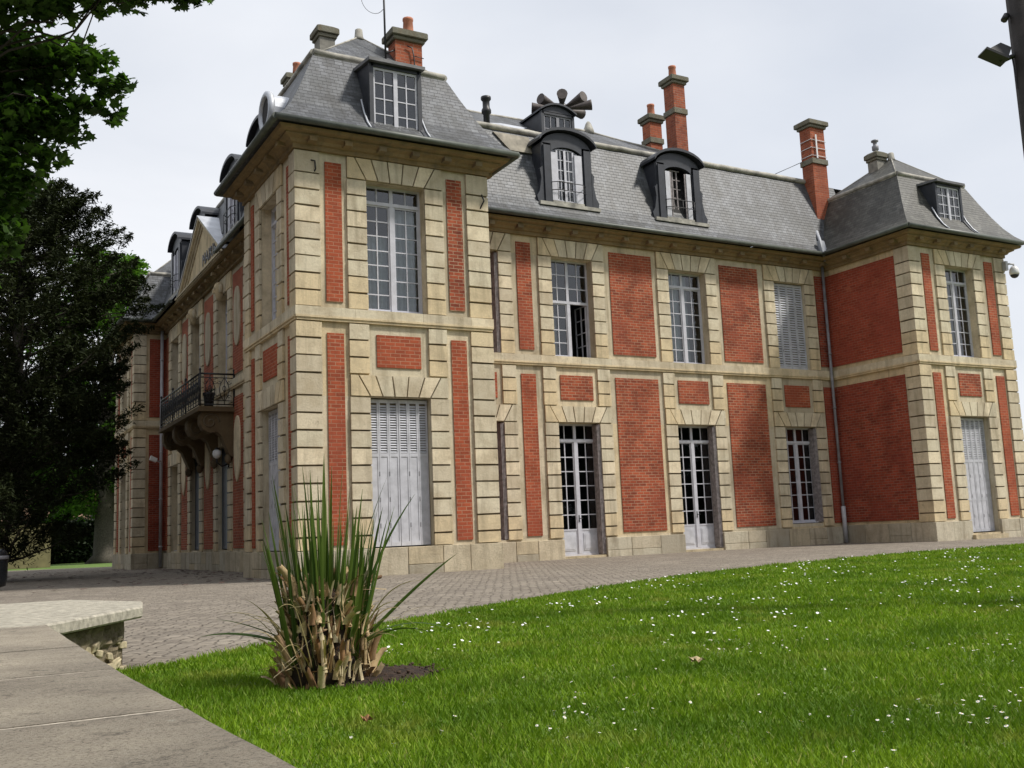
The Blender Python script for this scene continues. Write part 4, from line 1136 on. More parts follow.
for i in range(14):
    a = random.uniform(0, 2 * PI); b.tube([(.52, 10.95, 5.5), (.52 + .12 * math.cos(a), 10.95 + .12 * math.sin(a), 5.66), (.52 + .22 * math.cos(a), 10.95 + .22 * math.sin(a), 5.62 + random.uniform(0, .2))], [.012, .01, .003], 4)
b.build('twigs', M_hedge, pl)

# lamps and cameras on the walls
def wall_lantern(y, lab):
    o = empty('wall_lantern', (1.15, y, 3.3), lab, 'wall lamp')
    b = MB(); b.tube([(1.15, y, 3.35), (.95, y, 3.25), (.78, y, 3.38), (.78, y, 3.50)], .022, 6); b.box(1.10, 1.16, y - .07, y + .07, 3.22, 3.5); b.build('bracket', M_iron, o)
    b = MB(); b.lathe((.78, y, 3.50), [(.03, 0), (.11, .05), (.14, .14), (.12, .24), (.05, .29)], 12); b.build('globe', M_white, o)
    b = MB(); b.lathe((.78, y, 3.78), [(.07, 0), (.06, .04), (.015, .08)], 8); b.build('cap', M_iron, o)
wall_lantern(11.0, 'round white globe lamp on an iron bracket beside the dark door under the balcony')
o = empty('security_camera', (25.32, .33, 9.3), 'white dome security camera hanging from a bracket at the upper corner of the far pavilion', 'camera')
b = MB(); b.tube([(25.25, .28, 9.30), (25.50, .25, 9.36), (25.68, .22, 9.36), (25.68, .22, 9.28)], .035, 6); b.box(25.20, 25.32, .18, .32, 9.1, 9.42); b.build('bracket', M_pipel, o)
b = MB(); b.lathe((25.68, .22, 8.98), [(.15, 0), (.17, .06), (.15, .20), (.08, .30)], 14); b.build('housing', M_white, o)
b = MB(); b.lathe((25.68, .22, 8.86), [(.02, 0), (.08, .02), (.13, .07), (.145, .12)], 14); b.build('dome', M_black, o)
o = empty('floodlight', (.9, 21.6, 4.35), 'small pale floodlight clamped to the downpipe on the far brick side wall', 'floodlight')
b = MB(); b.tube([(1.0, 21.66, 4.3), (.85, 21.45, 4.25), (.72, 21.35, 4.32)], .03, 6); b.build('bracket', M_pipel, o)
b = MB(); b.hexa([(.50, 21.2, 4.32), (.74, 21.2, 4.22), (.74, 21.5, 4.22), (.50, 21.5, 4.32), (.54, 21.2, 4.48), (.78, 21.2, 4.36), (.78, 21.5, 4.36), (.54, 21.5, 4.48)]); b.build('housing', M_white, o)

# siren horns above the small dormer
SX, SY, SZ = 10.85, 5.7, 14.62
si = empty('siren', (SX, SY, SZ), 'cluster of grey siren horns radiating on top of the small arched roof dormer', 'siren')
b = MB(); b.tube([(SX, SY, 13.9), (SX, SY, SZ + .14)], .06, 8); b.lathe((SX, SY, SZ - .05), [(.16, 0), (.20, .08), (.20, .2), (.1, .3)], 12); b.build('mast', M_black, si)
for k in range(8):
    a = 2 * PI * k / 8 + .25; dv = Vector((math.cos(a), math.sin(a), .10)).normalized(); c = Vector((SX, SY, SZ + .05))
    b = MB(); b.tube([c + dv * .15, c + dv * .35, c + dv * .95, c + dv * 1.0], [.05, .07, .17, .18], 12); 
    o = b.build('horn', M_horn if k else plain('weathered horn metal', (.075, .06, .055), .6, 0, .5, 6), si)
    if not k: M_horn = o.data.materials[0]

# aerial mast on the near chimney
an = empty('aerial_mast', (2.86, 1.22, 12.7), 'thin dark aerial mast with a loose wire loop beside the near red chimney', 'aerial')
b = MB(); b.tube([(2.74, 1.22, 12.6), (2.72, 1.22, 15.6)], .028, 6); b.tube([(2.74, 1.22, 12.95), (3.0, 1.2, 13.1)], .02, 5); b.build('pole', M_black, an)
b = MB(); b.tube([(2.73, 1.22, 14.1)] + [(2.43 + .32 * math.cos(a), 1.22, 14.35 + .38 * math.sin(a)) for a in np.linspace(-.6, -3.6, 12)], .007, 4); b.build('wire', M_black, an)

# ------------------------------------------------------------------ low stone wall in the foreground
def low_wall():
    o = empty('low_wall', (-6.5, -16, 0), 'low wall of wide pale coping slabs ending in a crumbling rubble stub at lower left', 'wall')
    H = .42
    m, t, bb = nodes('lichened coping stone')
    oc = objc(t); g = geo(t)
    c = ramp(t, noise(t, oc, .9, 2), [(.3, (.42, .37, .30)), (.5, (.52, .455, .355)), (.7, (.38, .335, .265))])
    c = mixc(t, rng_map(t, noise(t, oc, 1.7, 8, .65), .40, .68, 0, .7), c, (.19, .165, .135))
    c = mixc(t, rng_map(t, noise(t, oc, 34, 7, .8), .46, .62, 0, .7), c, (.40, .355, .285))
    c = mixc(t, rng_map(t, noise(t, oc, 110, 5, .8), .52, .64, 0, .8), c, (.065, .055, .043))
    c = mixc(t, rng_map(t, noise(t, oc, 11, 8, .8), .56, .66, 0, .7), c, (.085, .075, .062))
    c = mixc(t, rng_map(t, noise(t, oc, 21, 6, .75), .62, .68, 0, .7), c, (.46, .43, .36))
    t.links.new(c, bb.inputs['Base Color']); bb.inputs['Roughness'].default_value = .92; bb.inputs['Specular IOR Level'].default_value = .2
    bump(t, bb, noise(t, oc, 60, 8, .85), 1.0, .014)
    ys = [-24.2, -22.6, -20.6, -18.72, -17.70, -16.72, -15.25, -14.2]
    for i in range(len(ys) - 1):
        b = MB(); nx, ny = 8, 10
        Y = np.linspace(ys[i] + .012, ys[i + 1] - .012, ny); T = np.linspace(0, 1, nx) ** .7; XE = lambda y: np.interp(y, [-20, -17.7], [-6.095, -6.145])
        top = [(-8.4 + (XE(y) + 8.4) * T[k] + (random.uniform(-.0018, .0018) if k == nx - 1 else 0), y + random.uniform(-.003, .003) * (0 < k < nx - 1), H + random.uniform(-.0008, .0008)) for y in Y for k in range(nx)]
        b.add(top, [(j * nx + k, j * nx + k + 1, (j + 1) * nx + k + 1, (j + 1) * nx + k) for j in range(ny - 1) for k in range(nx - 1)], False)
        def edge(idx):
            vs = [top[q] for q in idx] + [(top[q][0], top[q][1], H - .11) for q in idx]; n = len(idx)
            b.add(vs, [(k, k + 1, n + k + 1, n + k) for k in range(n - 1)])
        edge([k for k in range(nx)]); edge([(ny - 1) * nx + k for k in range(nx)]); edge([j * nx + nx - 1 for j in range(ny)]); edge([j * nx for j in range(ny)])
        b.build('coping_slab', m, o, recalc=False)
    b = MB(); b.box(-8.3, -6.22, -24.2, -14.3, -.05, H - .10); b.build('wall_core', M_plinth, o)
    b = MB()
    for y in ys[1:-1]:
        if y != -16.72: b.box(-8.4, np.interp(y, [-20, -17.7], [-6.10, -6.15]), y - .009, y + .009, H - .06, H - .001)
    b.build('joint_mortar', plain('pale joint mortar', (.36, .32, .26), .95, 0, .5, 28), o)
    # end cap slab
    cap = [(-6.16, -15.22), (-5.46, -14.02), (-5.35, -13.35), (-5.72, -12.30), (-8.4, -12.35), (-8.4, -15.22)]
    m2 = plain('pale weathered cap stone', (.40, .37, .30), .9, 0, .38, 22, bmp=.9)
    b = MB(); b.prism([(x, y, H - .072) for x, y in cap], [(x, y, H + .004) for x, y in cap]); b.build('cap_slab', m2, o, bevel=.012)
    # rubble below
    m3, t, bb = nodes('rubble masonry')
    oc = objc(t)
    c = ramp(t, noise(t, oc, 9, 8, .7), [(.3, (.11, .085, .05)), (.5, (.27, .22, .14)), (.72, (.42, .36, .24))])
    t.links.new(c, bb.inputs['Base Color']); bb.inputs['Roughness'].default_value = .95
    vo = N(t, 'ShaderNodeTexVoronoi', Scale=7.0); t.links.new(oc, vo.inputs['Vector'])
    bump(t, bb, noise(t, oc, 14, 8, .75), 1.0, .06)
    b = MB()
    A, C = Vector((-6.16, -15.05, 0)), Vector((-5.57, -13.95, 0)); E2 = Vector((-5.55, -13.0, 0)); 
    def face(p, q, nrm, nn):
        nz_ = 12; vs = []
        for j in range(nz_ + 1):
            for i in range(nn + 1):
                v = p.lerp(q, i / nn); z = -.02 + (H - .07) * j / nz_
                bulge = .018 * math.sin(i * 1.7 + j * .9) * math.sin(j * 1.3 + 1) + random.uniform(-.010, .010) - (.012 if z < .20 else -.01)
                if i in (0, nn): bulge *= .3
                vs.append((v.x + nrm.x * bulge, v.y + nrm.y * bulge, z))
        b.add(vs, [(j * (nn + 1) + i, j * (nn + 1) + i + 1, (j + 1) * (nn + 1) + i + 1, (j + 1) * (nn + 1) + i) for j in range(nz_) for i in range(nn)])
    face(A, C, Vector((.88, -.47, 0)), 22); face(C, E2, Vector((1, 0, 0)), 14); face(E2, Vector((-5.9, -12.5, 0)), Vector((.8, .6, 0)), 8)
    face(Vector((-5.9, -12.5, 0)), Vector((-8.3, -12.5, 0)), Vector((0, 1, 0)), 10)
    b.build('rubble_face', m3, o, recalc=True)
    m4 = plain('buff field stone', (.40, .34, .22), .95, 0, .4, 14, bmp=.6)
    b = MB()      # angular loose stones bedded low in the face
    for i in range(34):
        t_ = random.random(); v = A.lerp(C, t_); z = random.uniform(.0, .22); r_ = random.uniform(.02, .045)
        e1, e2, e3 = Vector((.47, .88, random.uniform(-.3, .3))), Vector((.88, -.47, random.uniform(-.3, .3))), Vector((random.uniform(-.3, .3), 0, 1))
        cc = Vector((v.x - .005, v.y + .004, z)); jj = lambda: random.uniform(.65, 1.25) * r_
        b.hexa([tuple(cc + e1 * (a1 * 1.5 * jj()) + e2 * (a2 * .7 * jj()) + e3 * (a3 * .8 * jj())) for a1, a2, a3 in ((-1, -1, -1), (1, -1, -1), (1, 1, -1), (-1, 1, -1), (-1, -1, 1), (1, -1, 1), (1, 1, 1), (-1, 1, 1))])
    b.build('rubble_stones', m4, o, bevel=.006)
low_wall()

# ------------------------------------------------------------------ cut-back clump plant
def clump():
    cx_, cy_ = PLANT
    o = empty('pampas_clump', (cx_, cy_, 0), 'clump of green sword leaves above brown cut-back sheaths standing in the lawn', 'plant')
    M_leafp = leafmat('sword leaf', (.04, .085, .018), (.13, .19, .035), .2, .4)
    M_dry = leafmat('dry leaf', (.42, .33, .17), (.30, .25, .12), .2)
    V, Fs = [], []
    def blade(base, dirv, L, wd, bend, store, nseg=7, twist=0):
        d0 = Vector(dirv).normalized(); side = d0.cross(Vector((0, 0, 1))); 
        if side.length < .05: side = Vector((1, 0, 0))
        side.normalize(); a = random.uniform(0, 2 * PI)
        side = (Matrix.Rotation(a, 3, d0) @ side)
        p = Vector(base); dd = d0.copy(); o0 = len(store[0]); out_ = Vector((d0.x, d0.y, 0))
        if out_.length < .02: out_ = Vector((math.cos(a), math.sin(a), 0))
        out_.normalize()
        for i in range(nseg + 1):
            t_ = i / nseg; ww = wd * (1 - .25 * t_) * (1 - t_ ** 5) + .0006
            nrm = dd.cross(side).normalized()
            store[0].append(p - side * ww); store[0].append(p + nrm * ww * .35); store[0].append(p + side * ww)
            if i < nseg:
                k = o0 + 3 * i; store[1].append((k, k + 1, k + 4, k + 3)); store[1].append((k + 1, k + 2, k + 5, k + 4))
            dd = (dd + (out_ * .6 + Vector((0, 0, -1))) * bend / nseg * (.4 + 1.4 * t_)).normalized()
            p = p + dd * (L / nseg)
    G, D_ = ([], []), ([], [])
    for i in range(190):
        a = random.uniform(0, 2 * PI); r = .24 * math.sqrt(random.random())
        bx, by = cx_ + r * math.cos(a), cy_ + r * math.sin(a) * .9
        ln = random.uniform(.02, .22)
        L = random.uniform(.35, .80) if random.random() < .72 else random.uniform(.8, 1.08)
        z0 = random.uniform(.08, .42)
        blade((bx, by, z0), (math.cos(a) * ln * (r / .27 + .3), math.sin(a) * ln * (r / .27 + .3), 1), L * (1.06 - .38 * r / .27), random.uniform(.007, .0145), random.uniform(0, .16), G)
    for (tx, ty, zz, L, bd) in [(-.62, -.05, .35, .5, .3), (-.75, .0, .30, .55, .5), (.75, .15, .75, .75, .15), (.7, -.1, .45, .6, 1.0), (.8, -.2, .5, .5, 1.0), (-.5, .3, 1.2, .7, .4), (.45, .2, 1.4, .95, .3), (.3, .1, 1.4, 1.0, .2)]:
        X = .873 * tx + .488 * ty; Y = -.488 * tx + .873 * ty
        blade((cx_ + X * .25, cy_ + Y * .25, .22), (X, Y, zz), L, .010, bd, G, 10)
    for i in range(34):
        a = random.uniform(0, 2 * PI); r = .25
        blade((cx_ + r * math.cos(a), cy_ + r * math.sin(a), random.uniform(.1, .35)), (math.cos(a) * .6, math.sin(a) * .6, random.uniform(.5, 1.6)), random.uniform(.2, .55), .0035, random.uniform(.3, 1.5), D_, 8)
    for st, mt, nm in ((G, M_leafp, 'leaves'), (D_, M_dry, 'dry_leaves')):
        me = MB(); me.add(st[0], st[1], True); me.build(nm, mt, o, recalc=False)
    # cut sheaths: short open stubs, pale at the cut
    m, t, b_ = nodes('cut sheath')
    g = geo(t); oc = objc(t)
    c = ramp(t, g.outputs['Random Per Island'], [(0, (.12, .06, .028)), (.15, (.32, .18, .08)), (.4, (.58, .43, .23)), (.8, (.70, .60, .38)), (1, (.28, .14, .06))])
    c = mixc(t, rng_map(t, noise(t, oc, 22, 5, .7), .4, .7, 0, .6), c, (.13, .07, .035))
    t.links.new(c, b_.inputs['Base Color']); b_.inputs['Roughness'].default_value = .75
    b = MB()
    def sheath(p, dv, L, w_, curl, arc, n=5, k=5):
        p = Vector(p); dv = dv.normalized(); e1 = dv.cross(Vector((random.uniform(-1, 1), random.uniform(-1, 1), .2))).normalized(); e2 = dv.cross(e1)
        outw = Vector((p.x - cx_, p.y - cy_, 0)); outw = outw.normalized() if outw.length > .01 else e1
        if e2.dot(outw) < 0: e2 = -e2
        o0 = len(b.v); vs = []
        for i in range(n + 1):
            t_ = i / n; ww = w_ * (1.15 - .25 * t_)
            for j in range(k):
                a = arc * (j / (k - 1) - .5)
                q = p + e1 * math.sin(a) * ww + e2 * math.cos(a) * ww
                if i == n: q = q + dv * random.uniform(-.014, .010)
                vs.append(q)
            dv = (dv + outw * curl / n * (.3 + 1.6 * t_)).normalized(); p = p + dv * L / n
            e2 = (e2 - dv * e2.dot(dv)).normalized(); e1 = (e1 - dv * e1.dot(dv)).normalized()
        b.add(vs, [(i * k + j, i * k + j + 1, (i + 1) * k + j + 1, (i + 1) * k + j) for i in range(n) for j in range(k - 1)], True)
    for i in range(620):
        a = random.uniform(0, 2 * PI); layer = random.random(); rr = random.random() ** .4
        r = (.09 + .17 * rr) * (1.06 - .28 * layer); z0 = .58 * layer
        tl = random.uniform(-.15, .38); dv = Vector((math.cos(a) * tl + random.uniform(-.3, .3), math.sin(a) * tl + random.uniform(-.3, .3), 1))
        big = random.random() < .4
        sheath((cx_ + r * math.cos(a), cy_ + r * math.sin(a), z0 - .03), dv, random.uniform(.06, .17), random.uniform(.012, .022) if big else random.uniform(.004, .012), random.uniform(0, .9) * (1 if random.random() < .75 else 3), random.uniform(2.2, 4.6) if big else 1.6)
    for i in range(260):     # tangled dry shreds
        a = random.uniform(0, 2 * PI); r = random.uniform(.14, .27); z0 = random.uniform(.04, .56)
        sheath((cx_ + r * math.cos(a) * (1 - .4 * z0), cy_ + r * math.sin(a) * (1 - .4 * z0), z0), Vector((random.uniform(-1, 1), random.uniform(-1, 1), random.uniform(-.6, .8))), random.uniform(.06, .2), random.uniform(.002, .005), random.uniform(-1, 2), 1.2, 5, 3)
    b.build('cut_sheaths', m, o)
    b = MB(); b.lathe((cx_, cy_, -.02), [(.22, 0), (.21, .14), (.17, .34), (.12, .52), (.02, .58)], 16); b.build('root_mass', plain('dark fibrous root', (.035, .022, .014), .95, 0, .5, 30, bmp=.8), o)
    # bare soil
    b = MB(); k = 26; nr = 5; vs = [(cx_ + .30, cy_ - .0, .055)]
    for j in range(1, nr + 1):
        for i in range(k):
            a = 2 * PI * i / k; rr = j / nr * (1 + .12 * math.sin(3 * a) + .08 * math.sin(7 * a)); vs.append((cx_ + .26 + .44 * rr * math.cos(a), cy_ + .36 * rr * math.sin(a), .014 + .045 * (1 - (j / nr) ** 2) + random.uniform(-.006, .008)))
    fs = [(0, 1 + i, 1 + (i + 1) % k) for i in range(k)] + [(1 + (j - 1) * k + i, 1 + (j - 1) * k + (i + 1) % k, 1 + j * k + (i + 1) % k, 1 + j * k + i)[::-1] for j in range(1, nr) for i in range(k)]
    b.add(vs, fs, True)
    so_ = b.build('soil', plain('dark crumbly soil', (.036, .020, .012), 1.0, 0, .8, 30, bmp=1.0))
    tag(so_, kind='structure')
    b = MB()
    for i in range(150):
        a = random.uniform(0, 2 * PI); r = random.random() ** .7; x, y = cx_ + .28 + .46 * r * math.cos(a), cy_ + .36 * r * math.sin(a); q = random.uniform(.004, .014)
        b.lathe((x, y, .03 + .02 * (1 - r)), [(q * .3, 0), (q * random.uniform(.7, 1.2), q * .5), (q * random.uniform(.5, 1), q * 1.1), (q * .2, q * 1.4)], 5)
    tag(b.build('soil_clods', plain('dark soil clod', (.05, .03, .018), 1.0, 0, .6, 30)), 'loose dark clods of soil at the foot of the clump plant', 'soil', kind='stuff')
clump()

# ------------------------------------------------------------------ daisies and fallen leaves
def daisies():
    m, t, b = nodes('daisy petal'); b.inputs['Base Color'].default_value = (.82, .82, .80, 1); b.inputs['Roughness'].default_value = .6
    my, t, b = nodes('daisy centre'); b.inputs['Base Color'].default_value = (.75, .5, .05, 1)
    me = bpy.data.meshes.new('daisy'); vs = [(0, 0, 0)]; fs = []
    k = 20
    for i in range(k):
        a = 2 * PI * i / k; r = .0125 if i % 2 == 0 else .0085; vs.append((r * math.cos(a), r * math.sin(a), .002 if i % 2 == 0 else .0))
    fs = [(0, 1 + i, 1 + (i + 1) % k) for i in range(k)]
    o0 = len(vs); vs.append((0, 0, .0045)); 
    for i in range(8): vs.append((.0036 * math.cos(PI * i / 4), .0036 * math.sin(PI * i / 4), .0025))
    fs2 = [(o0, o0 + 1 + i, o0 + 1 + (i + 1) % 8) for i in range(8)]
    o1 = len(vs); vs += [(.0008, 0, 0), (-.0008, .0008, 0), (-.0008, -.0008, 0), (0, 0, -.05)]
    fs3 = [(o1, o1 + 1, o1 + 3), (o1 + 1, o1 + 2, o1 + 3), (o1 + 2, o1, o1 + 3)]
    me.from_pydata(vs, [], fs + fs2 + fs3); me.materials.append(m); me.materials.append(my)
    for i in range(len(fs), len(fs) + 8): me.polygons[i].material_index = 1
    F2v = np.array([.488, .873]); R2 = np.array([.873, -.488])
    pos = []
    tries = 0
    while len(pos) < 950 and tries < 60000:
        tries += 1
        dep = 2.6 + 26 * random.random() ** 1.15; lat = random.uniform(-.5, .58) * dep
        P = CAM + dep * F2v + lat * R2
        if P[0] < -6 or P[1] > lawn_edge_y(P[0]) - .1: continue
        if np.hypot(*(P - PLANT)) < .75: continue
        if lat / dep < .02 and dep < 7 and random.random() < .9: continue
        cl = math.sin(P[0] * 1.9 + 1.1 * math.sin(P[1] * 1.3)) * math.sin(P[1] * 2.3 + .7)
        if cl < random.uniform(.0, .95) and random.random() < .93: continue
        pos.append((P[0], P[1], dep))
    pos.sort(key=lambda q: q[2])
    for i, (x, y, dep) in enumerate(pos[:300]):
        o = bpy.data.objects.new('daisy', me); col.objects.link(o)
        s = random.uniform(.42, .80)
        o.location = (x, y, .036 + .010 * random.random()); o.rotation_euler = (random.uniform(-.5, .5), random.uniform(-.5, .5), random.uniform(0, 6)); o.scale = (s, s, s)
        tag(o, 'white daisy in the short green grass of the lawn', 'daisy', 'daisies in the lawn')
    V = []; F = []
    rest = pos[300:]
    for x, y, dep in rest:
        r = .0095 * (1 + .035 * dep) * random.uniform(.6, 1.15); z = .056 + .012 * random.random(); ax_, ay_ = random.uniform(-.35, .35), random.uniform(-.5, .2); o0 = len(V)
        for i in range(6):
            a = PI * i / 3; dx, dy = r * math.cos(a), r * math.sin(a); V.append((x + dx, y + dy, z + dx * ax_ + dy * ay_ * -1))
        F.append(tuple(range(o0, o0 + 6)))
    ob = fast_mesh('distant_daisies', V, F, m); tag(ob, 'speckle of far white daisies across the lawn near the paving', 'daisies', kind='stuff')
daisies()

LEAF = [(0, -.5), (.12, -.28), (.42, -.34), (.34, -.12), (.52, .12), (.26, .10), (.20, .26), (0, .52), (-.20, .26), (-.26, .10), (-.52, .12), (-.34, -.12), (-.42, -.34), (-.12, -.28)]
def fallen():
    mm = plain('dead leaf', (.33, .17, .07), .8, 0, .35, 30); mp2 = plain('straw coloured dead leaf', (.45, .36, .20), .8, 0, .3, 30)
    spots = [((-2.905, -16.665), 0, 0, 'curled straw coloured dead leaf lying in the middle of the lawn', .10, mp2),
             ((-5.055, -17.123), 0, 0, 'orange brown dead leaf in the grass in front of the clump plant', .055, mm)]
    for fv, dep, lat, lab, s, mt in spots:
        P = np.array(fv)
        b = MB(); vs = [(P[0] + x * s, P[1] + y * s, .055 + .35 * s * (x * x + y * y) + .015 * math.sin(9 * x)) for x, y in LEAF]
        vs.append((P[0], P[1], .05)); n = len(LEAF)
        b.add(vs, [(i, (i + 1) % n, n) for i in range(n)]); tag(b.build('dead_leaf', mt, recalc=False), lab, 'leaf')
    # leaf litter on the paving in the shade of the west front
    V = []; F = []
    for i in range(420):
        x, y = random.uniform(-5.0, 1.0), random.uniform(0, 24)
        if random.random() < .5: x = .9 - abs(random.gauss(0, .9))
        if x > -.2 and (y < 4.4 or y > 21.7): continue
        s = random.uniform(.04, .10); a = random.uniform(0, 6); o0 = len(V)
        for k in range(5):
            t_ = a + 2 * PI * k / 5; V.append((x + s * math.cos(t_), y + s * math.sin(t_) * .7, .02 + .02 * random.random()))
        F.append(tuple(range(o0, o0 + 5)))
    ob = fast_mesh('leaf_litter', V, F, plain('brown leaf litter', (.075, .035, .025), .9, 0, .5, 2)); tag(ob, 'brown leaf litter scattered on the shaded paving along the west front', 'leaf litter', kind='stuff')
fallen()

# ------------------------------------------------------------------ trees
def rot_leaves(n, size, up_bias=0.0):
    """random orthonormal frames"""
    nrm = rng.standard_normal((n, 3)); nrm[:, 2] = np.abs(nrm[:, 2]) + up_bias; nrm /= np.linalg.norm(nrm, axis=1)[:, None]
    t1 = np.cross(nrm, rng.standard_normal((n, 3))); t1 /= np.linalg.norm(t1, axis=1)[:, None]
    t2 = np.cross(nrm, t1); return t1, t2, nrm
def leaves_mesh(name, P, size, mat, parent, shape=None, droop=0):
    n = len(P); t1, t2, nrm = rot_leaves(n, size, .6)
    shape = shape or [(-.5, 0), (0, -.32), (.55, 0), (0, .32)]
    k = len(shape); sz = size * (.65 + .7 * rng.random(n))
    V = np.zeros((n, k, 3))
    for i, (a, c) in enumerate(shape):
        V[:, i] = P + t1 * (a * sz)[:, None] + t2 * (c * sz)[:, None] + nrm * (.18 * (abs(a) + abs(c)) * -sz)[:, None]
    return fast_mesh(name, V.reshape(-1, 3), np.arange(n * k).reshape(-1, k), mat, parent)
def limb(b, p, q, r0, r1, n=6, wob=.12):
    p, q = Vector(p), Vector(q); L = (q - p).length
    pts = [p.lerp(q, i / n) + Vector((random.uniform(-1, 1), random.uniform(-1, 1), random.uniform(-1, 1))) * wob * L * .12 * (1 if 0 < i < n else 0) for i in range(n + 1)]
    b.tube(pts, [r0 + (r1 - r0) * i / n for i in range(n + 1)], 7)
    return pts
def cluster_points(centres, radii, per, flat=.7, hollow=.3):
    out = []
    for c, r, n in zip(centres, radii, per):
        v = rng.standard_normal((n, 3)); v /= np.linalg.norm(v, axis=1)[:, None]
        rad = (hollow + (1 - hollow) * rng.random(n) ** .5) * r
        v[:, 2] *= flat; out.append(np.array(c) + v * rad[:, None])
    return np.concatenate(out)

def maple():
    base = (-10.6, -8.0, 0)
    o = empty('maple_tree', base, 'leafy maple tree whose dark branches hang into the top left corner', 'tree')
    b = MB(); limb(b, base, (-10.4, -8.2, 3.8), .36, .26); 
    hubs = [(-10.4, -8.2, 3.8)]
    F2v = Vector((.488, .873, 0)); R2 = Vector((.873, -.488, 0)); C0 = Vector((-6.652, -21.347, .806))
    # crown clumps: (distance ahead, metres to the right of the view axis, height) , radius, leaf count
    cl = []
    def add(x, y, z, r, n): cl.append(((x, y, z), r, n))
    add(-6.56, -7.65, 6.95, .6, 500); add(-6.01, -7.96, 6.92, .5, 380); add(-5.6, -8.2, 6.85, .42, 230); add(-5.25, -8.4, 6.88, .32, 90); add(-5.12, -8.5, 6.55, .24, 36)
    add(-5.3, -8.42, 6.3, .26, 60); add(-5.45, -8.34, 5.95, .25, 50); add(-5.8, -8.1, 6.2, .45, 300); add(-6.2, -7.85, 6.1, .6, 480); add(-6.6, -7.7, 6.2, .6, 420); add(-5.68, -8.2, 5.65, .25, 60)
    add(-5.85, -8.1, 5.4, .25, 55); add(-6.1, -7.95, 5.25, .35, 130); add(-6.15, -7.9, 4.75, .32, 110); add(-6.4, -7.8, 4.6, .5, 330); add(-6.75, -7.7, 5.3, .6, 420); add(-6.55, -7.8, 4.1, .4, 150); add(-6.3, -7.9, 5.7, .45, 260)
    add(-5.68, -9.29, 7.15, .34, 170); add(-5.27, -9.52, 7.20, .30, 120); add(-4.93, -9.74, 7.16, .27, 90); add(-4.62, -9.94, 7.2, .22, 60); add(-4.97, -9.69, 7.5, .4, 200); add(-4.45, -10.0, 7.4, .25, 70)
    add(-6.1, -9.1, 7.3, .6, 420); add(-6.6, -8.9, 7.4, .6, 380); add(-7.2, -8.2, 6.0, .9, 500); add(-7.4, -8.0, 4.6, .9, 380); add(-7.5, -8.4, 7.8, 1.1, 450); add(-5.8, -8.6, 8.2, .9, 420); add(-8.6, -8.4, 6.6, 1.2, 450); add(-9.5, -8.6, 8.2, 1.4, 450)
    add(-4.92, -8.6, 6.5, .22, 34); add(-4.98, -8.55, 6.15, .18, 20); add(-4.25, -10.1, 7.2, .2, 40); add(-4.4, -10.0, 7.12, .2, 40)
    add(-6.9, -7.4, 5.6, .8, 500); add(-6.4, -7.2, 6.6, .8, 500)
    P = cluster_points([c[0] for c in cl], [c[1] for c in cl], [int(c[2] * 1.7) for c in cl], .8, .05)
    hub = (-7.3, -8.0, 6.1); limb(b, hubs[0], hub, .15, .06, 6, .3)
    for c, r, n in cl:
        if n > 55: limb(b, hub, c, .022, .005, 8, .5)
    c0 = P
    b.build('trunk', M_barkd, o)
    leaves_mesh('crown', P, .125, M_maple, o, LEAF)
maple()

def yew():
    bx, by = -4.9, 13.4
    o = empty('yew_tree', (bx, by, 0), 'tall very dark yew tree standing left of the west front', 'tree')
    b = MB(); b.tube([(bx - .9, by - .6, 0), (bx - .8, by - .5, 1.5), (bx, by, 4), (bx + .2, by, 11)], [.42, .34, .28, .05], 9)
    cs, rs, ns = [], [], []
    P = []
    n = 1080
    for i in range(n):
        t_ = random.random() ** .8; z = .8 + 11.4 * t_
        R = float(np.interp(z, [.5, 2.4, 5.6, 8, 9.2, 11.2, 12.4], [2.9, 3.2, 3.6, 4.1, 3.9, 2.5, .7]))
        a = random.uniform(0, 2 * PI); rr = R * random.random() ** .45 * (.92 + .12 * math.sin(3 * a + z * .8))
        c = Vector((bx + rr * math.cos(a), by + rr * math.sin(a), z + .25 * rr / R))
        if i % 4 == 0: limb(b, (bx, by, max(.6, z - .8)), c, .045, .012, 5, .3)
        # a spray: leaf pieces along an upswept shoot
        dv = Vector((math.cos(a), math.sin(a), random.uniform(.2, 1.1))).normalized(); L = random.uniform(.5, 1.15)
        m_ = 190
        tt = rng.random(m_); sp = (.30 * (1 - tt) + .04)[:, None] * rng.standard_normal((m_, 3)) * .6
        P.append(np.array(c)[None] + np.outer(tt - .35, np.array(dv)) * L + sp)
    P = np.concatenate(P)
    b.build('trunk', M_bark, o)
    leaves_mesh('crown', P, .135, M_yew, o, [(-.6, 0), (0, -.15), (.6, 0), (0, .15)])
yew()
def broad(name, lab, bx, by, h, R, mat, nleaf, ls, trunk_r=.5, z0=.3, seed=0, nc=70):
    o = empty(name, (bx, by, 0), lab, 'tree')
    b = MB(); pts = [(bx, by, 0), (bx, by, .5), (bx + .1, by, h * .35), (bx, by, h * .8)]; b.tube(pts, [trunk_r * 1.7, trunk_r, trunk_r * .8, .08], 10)
    cs, rs, ns = [], [], []
    for i in range(nc):
        t_ = random.random(); z = h * (z0 + (1 - z0) * t_); rr = R * math.sqrt(max(.05, 1 - (2 * t_ - .85) ** 2 * .75)) * random.uniform(.3, .95); a = random.uniform(0, 2 * PI)
        c = (bx + rr * math.cos(a), by + rr * math.sin(a), z - .06 * h); cs.append(c); rs.append(R * random.uniform(.2, .34)); ns.append(nleaf // nc)
        if i % 3 == 0: limb(b, (bx, by, h * .35), c, .12, .03, 5, .4)
    b.build('trunk', M_bark, o)
    leaves_mesh('crown', cluster_points(cs, rs, ns, .75, .35), ls, mat, o)
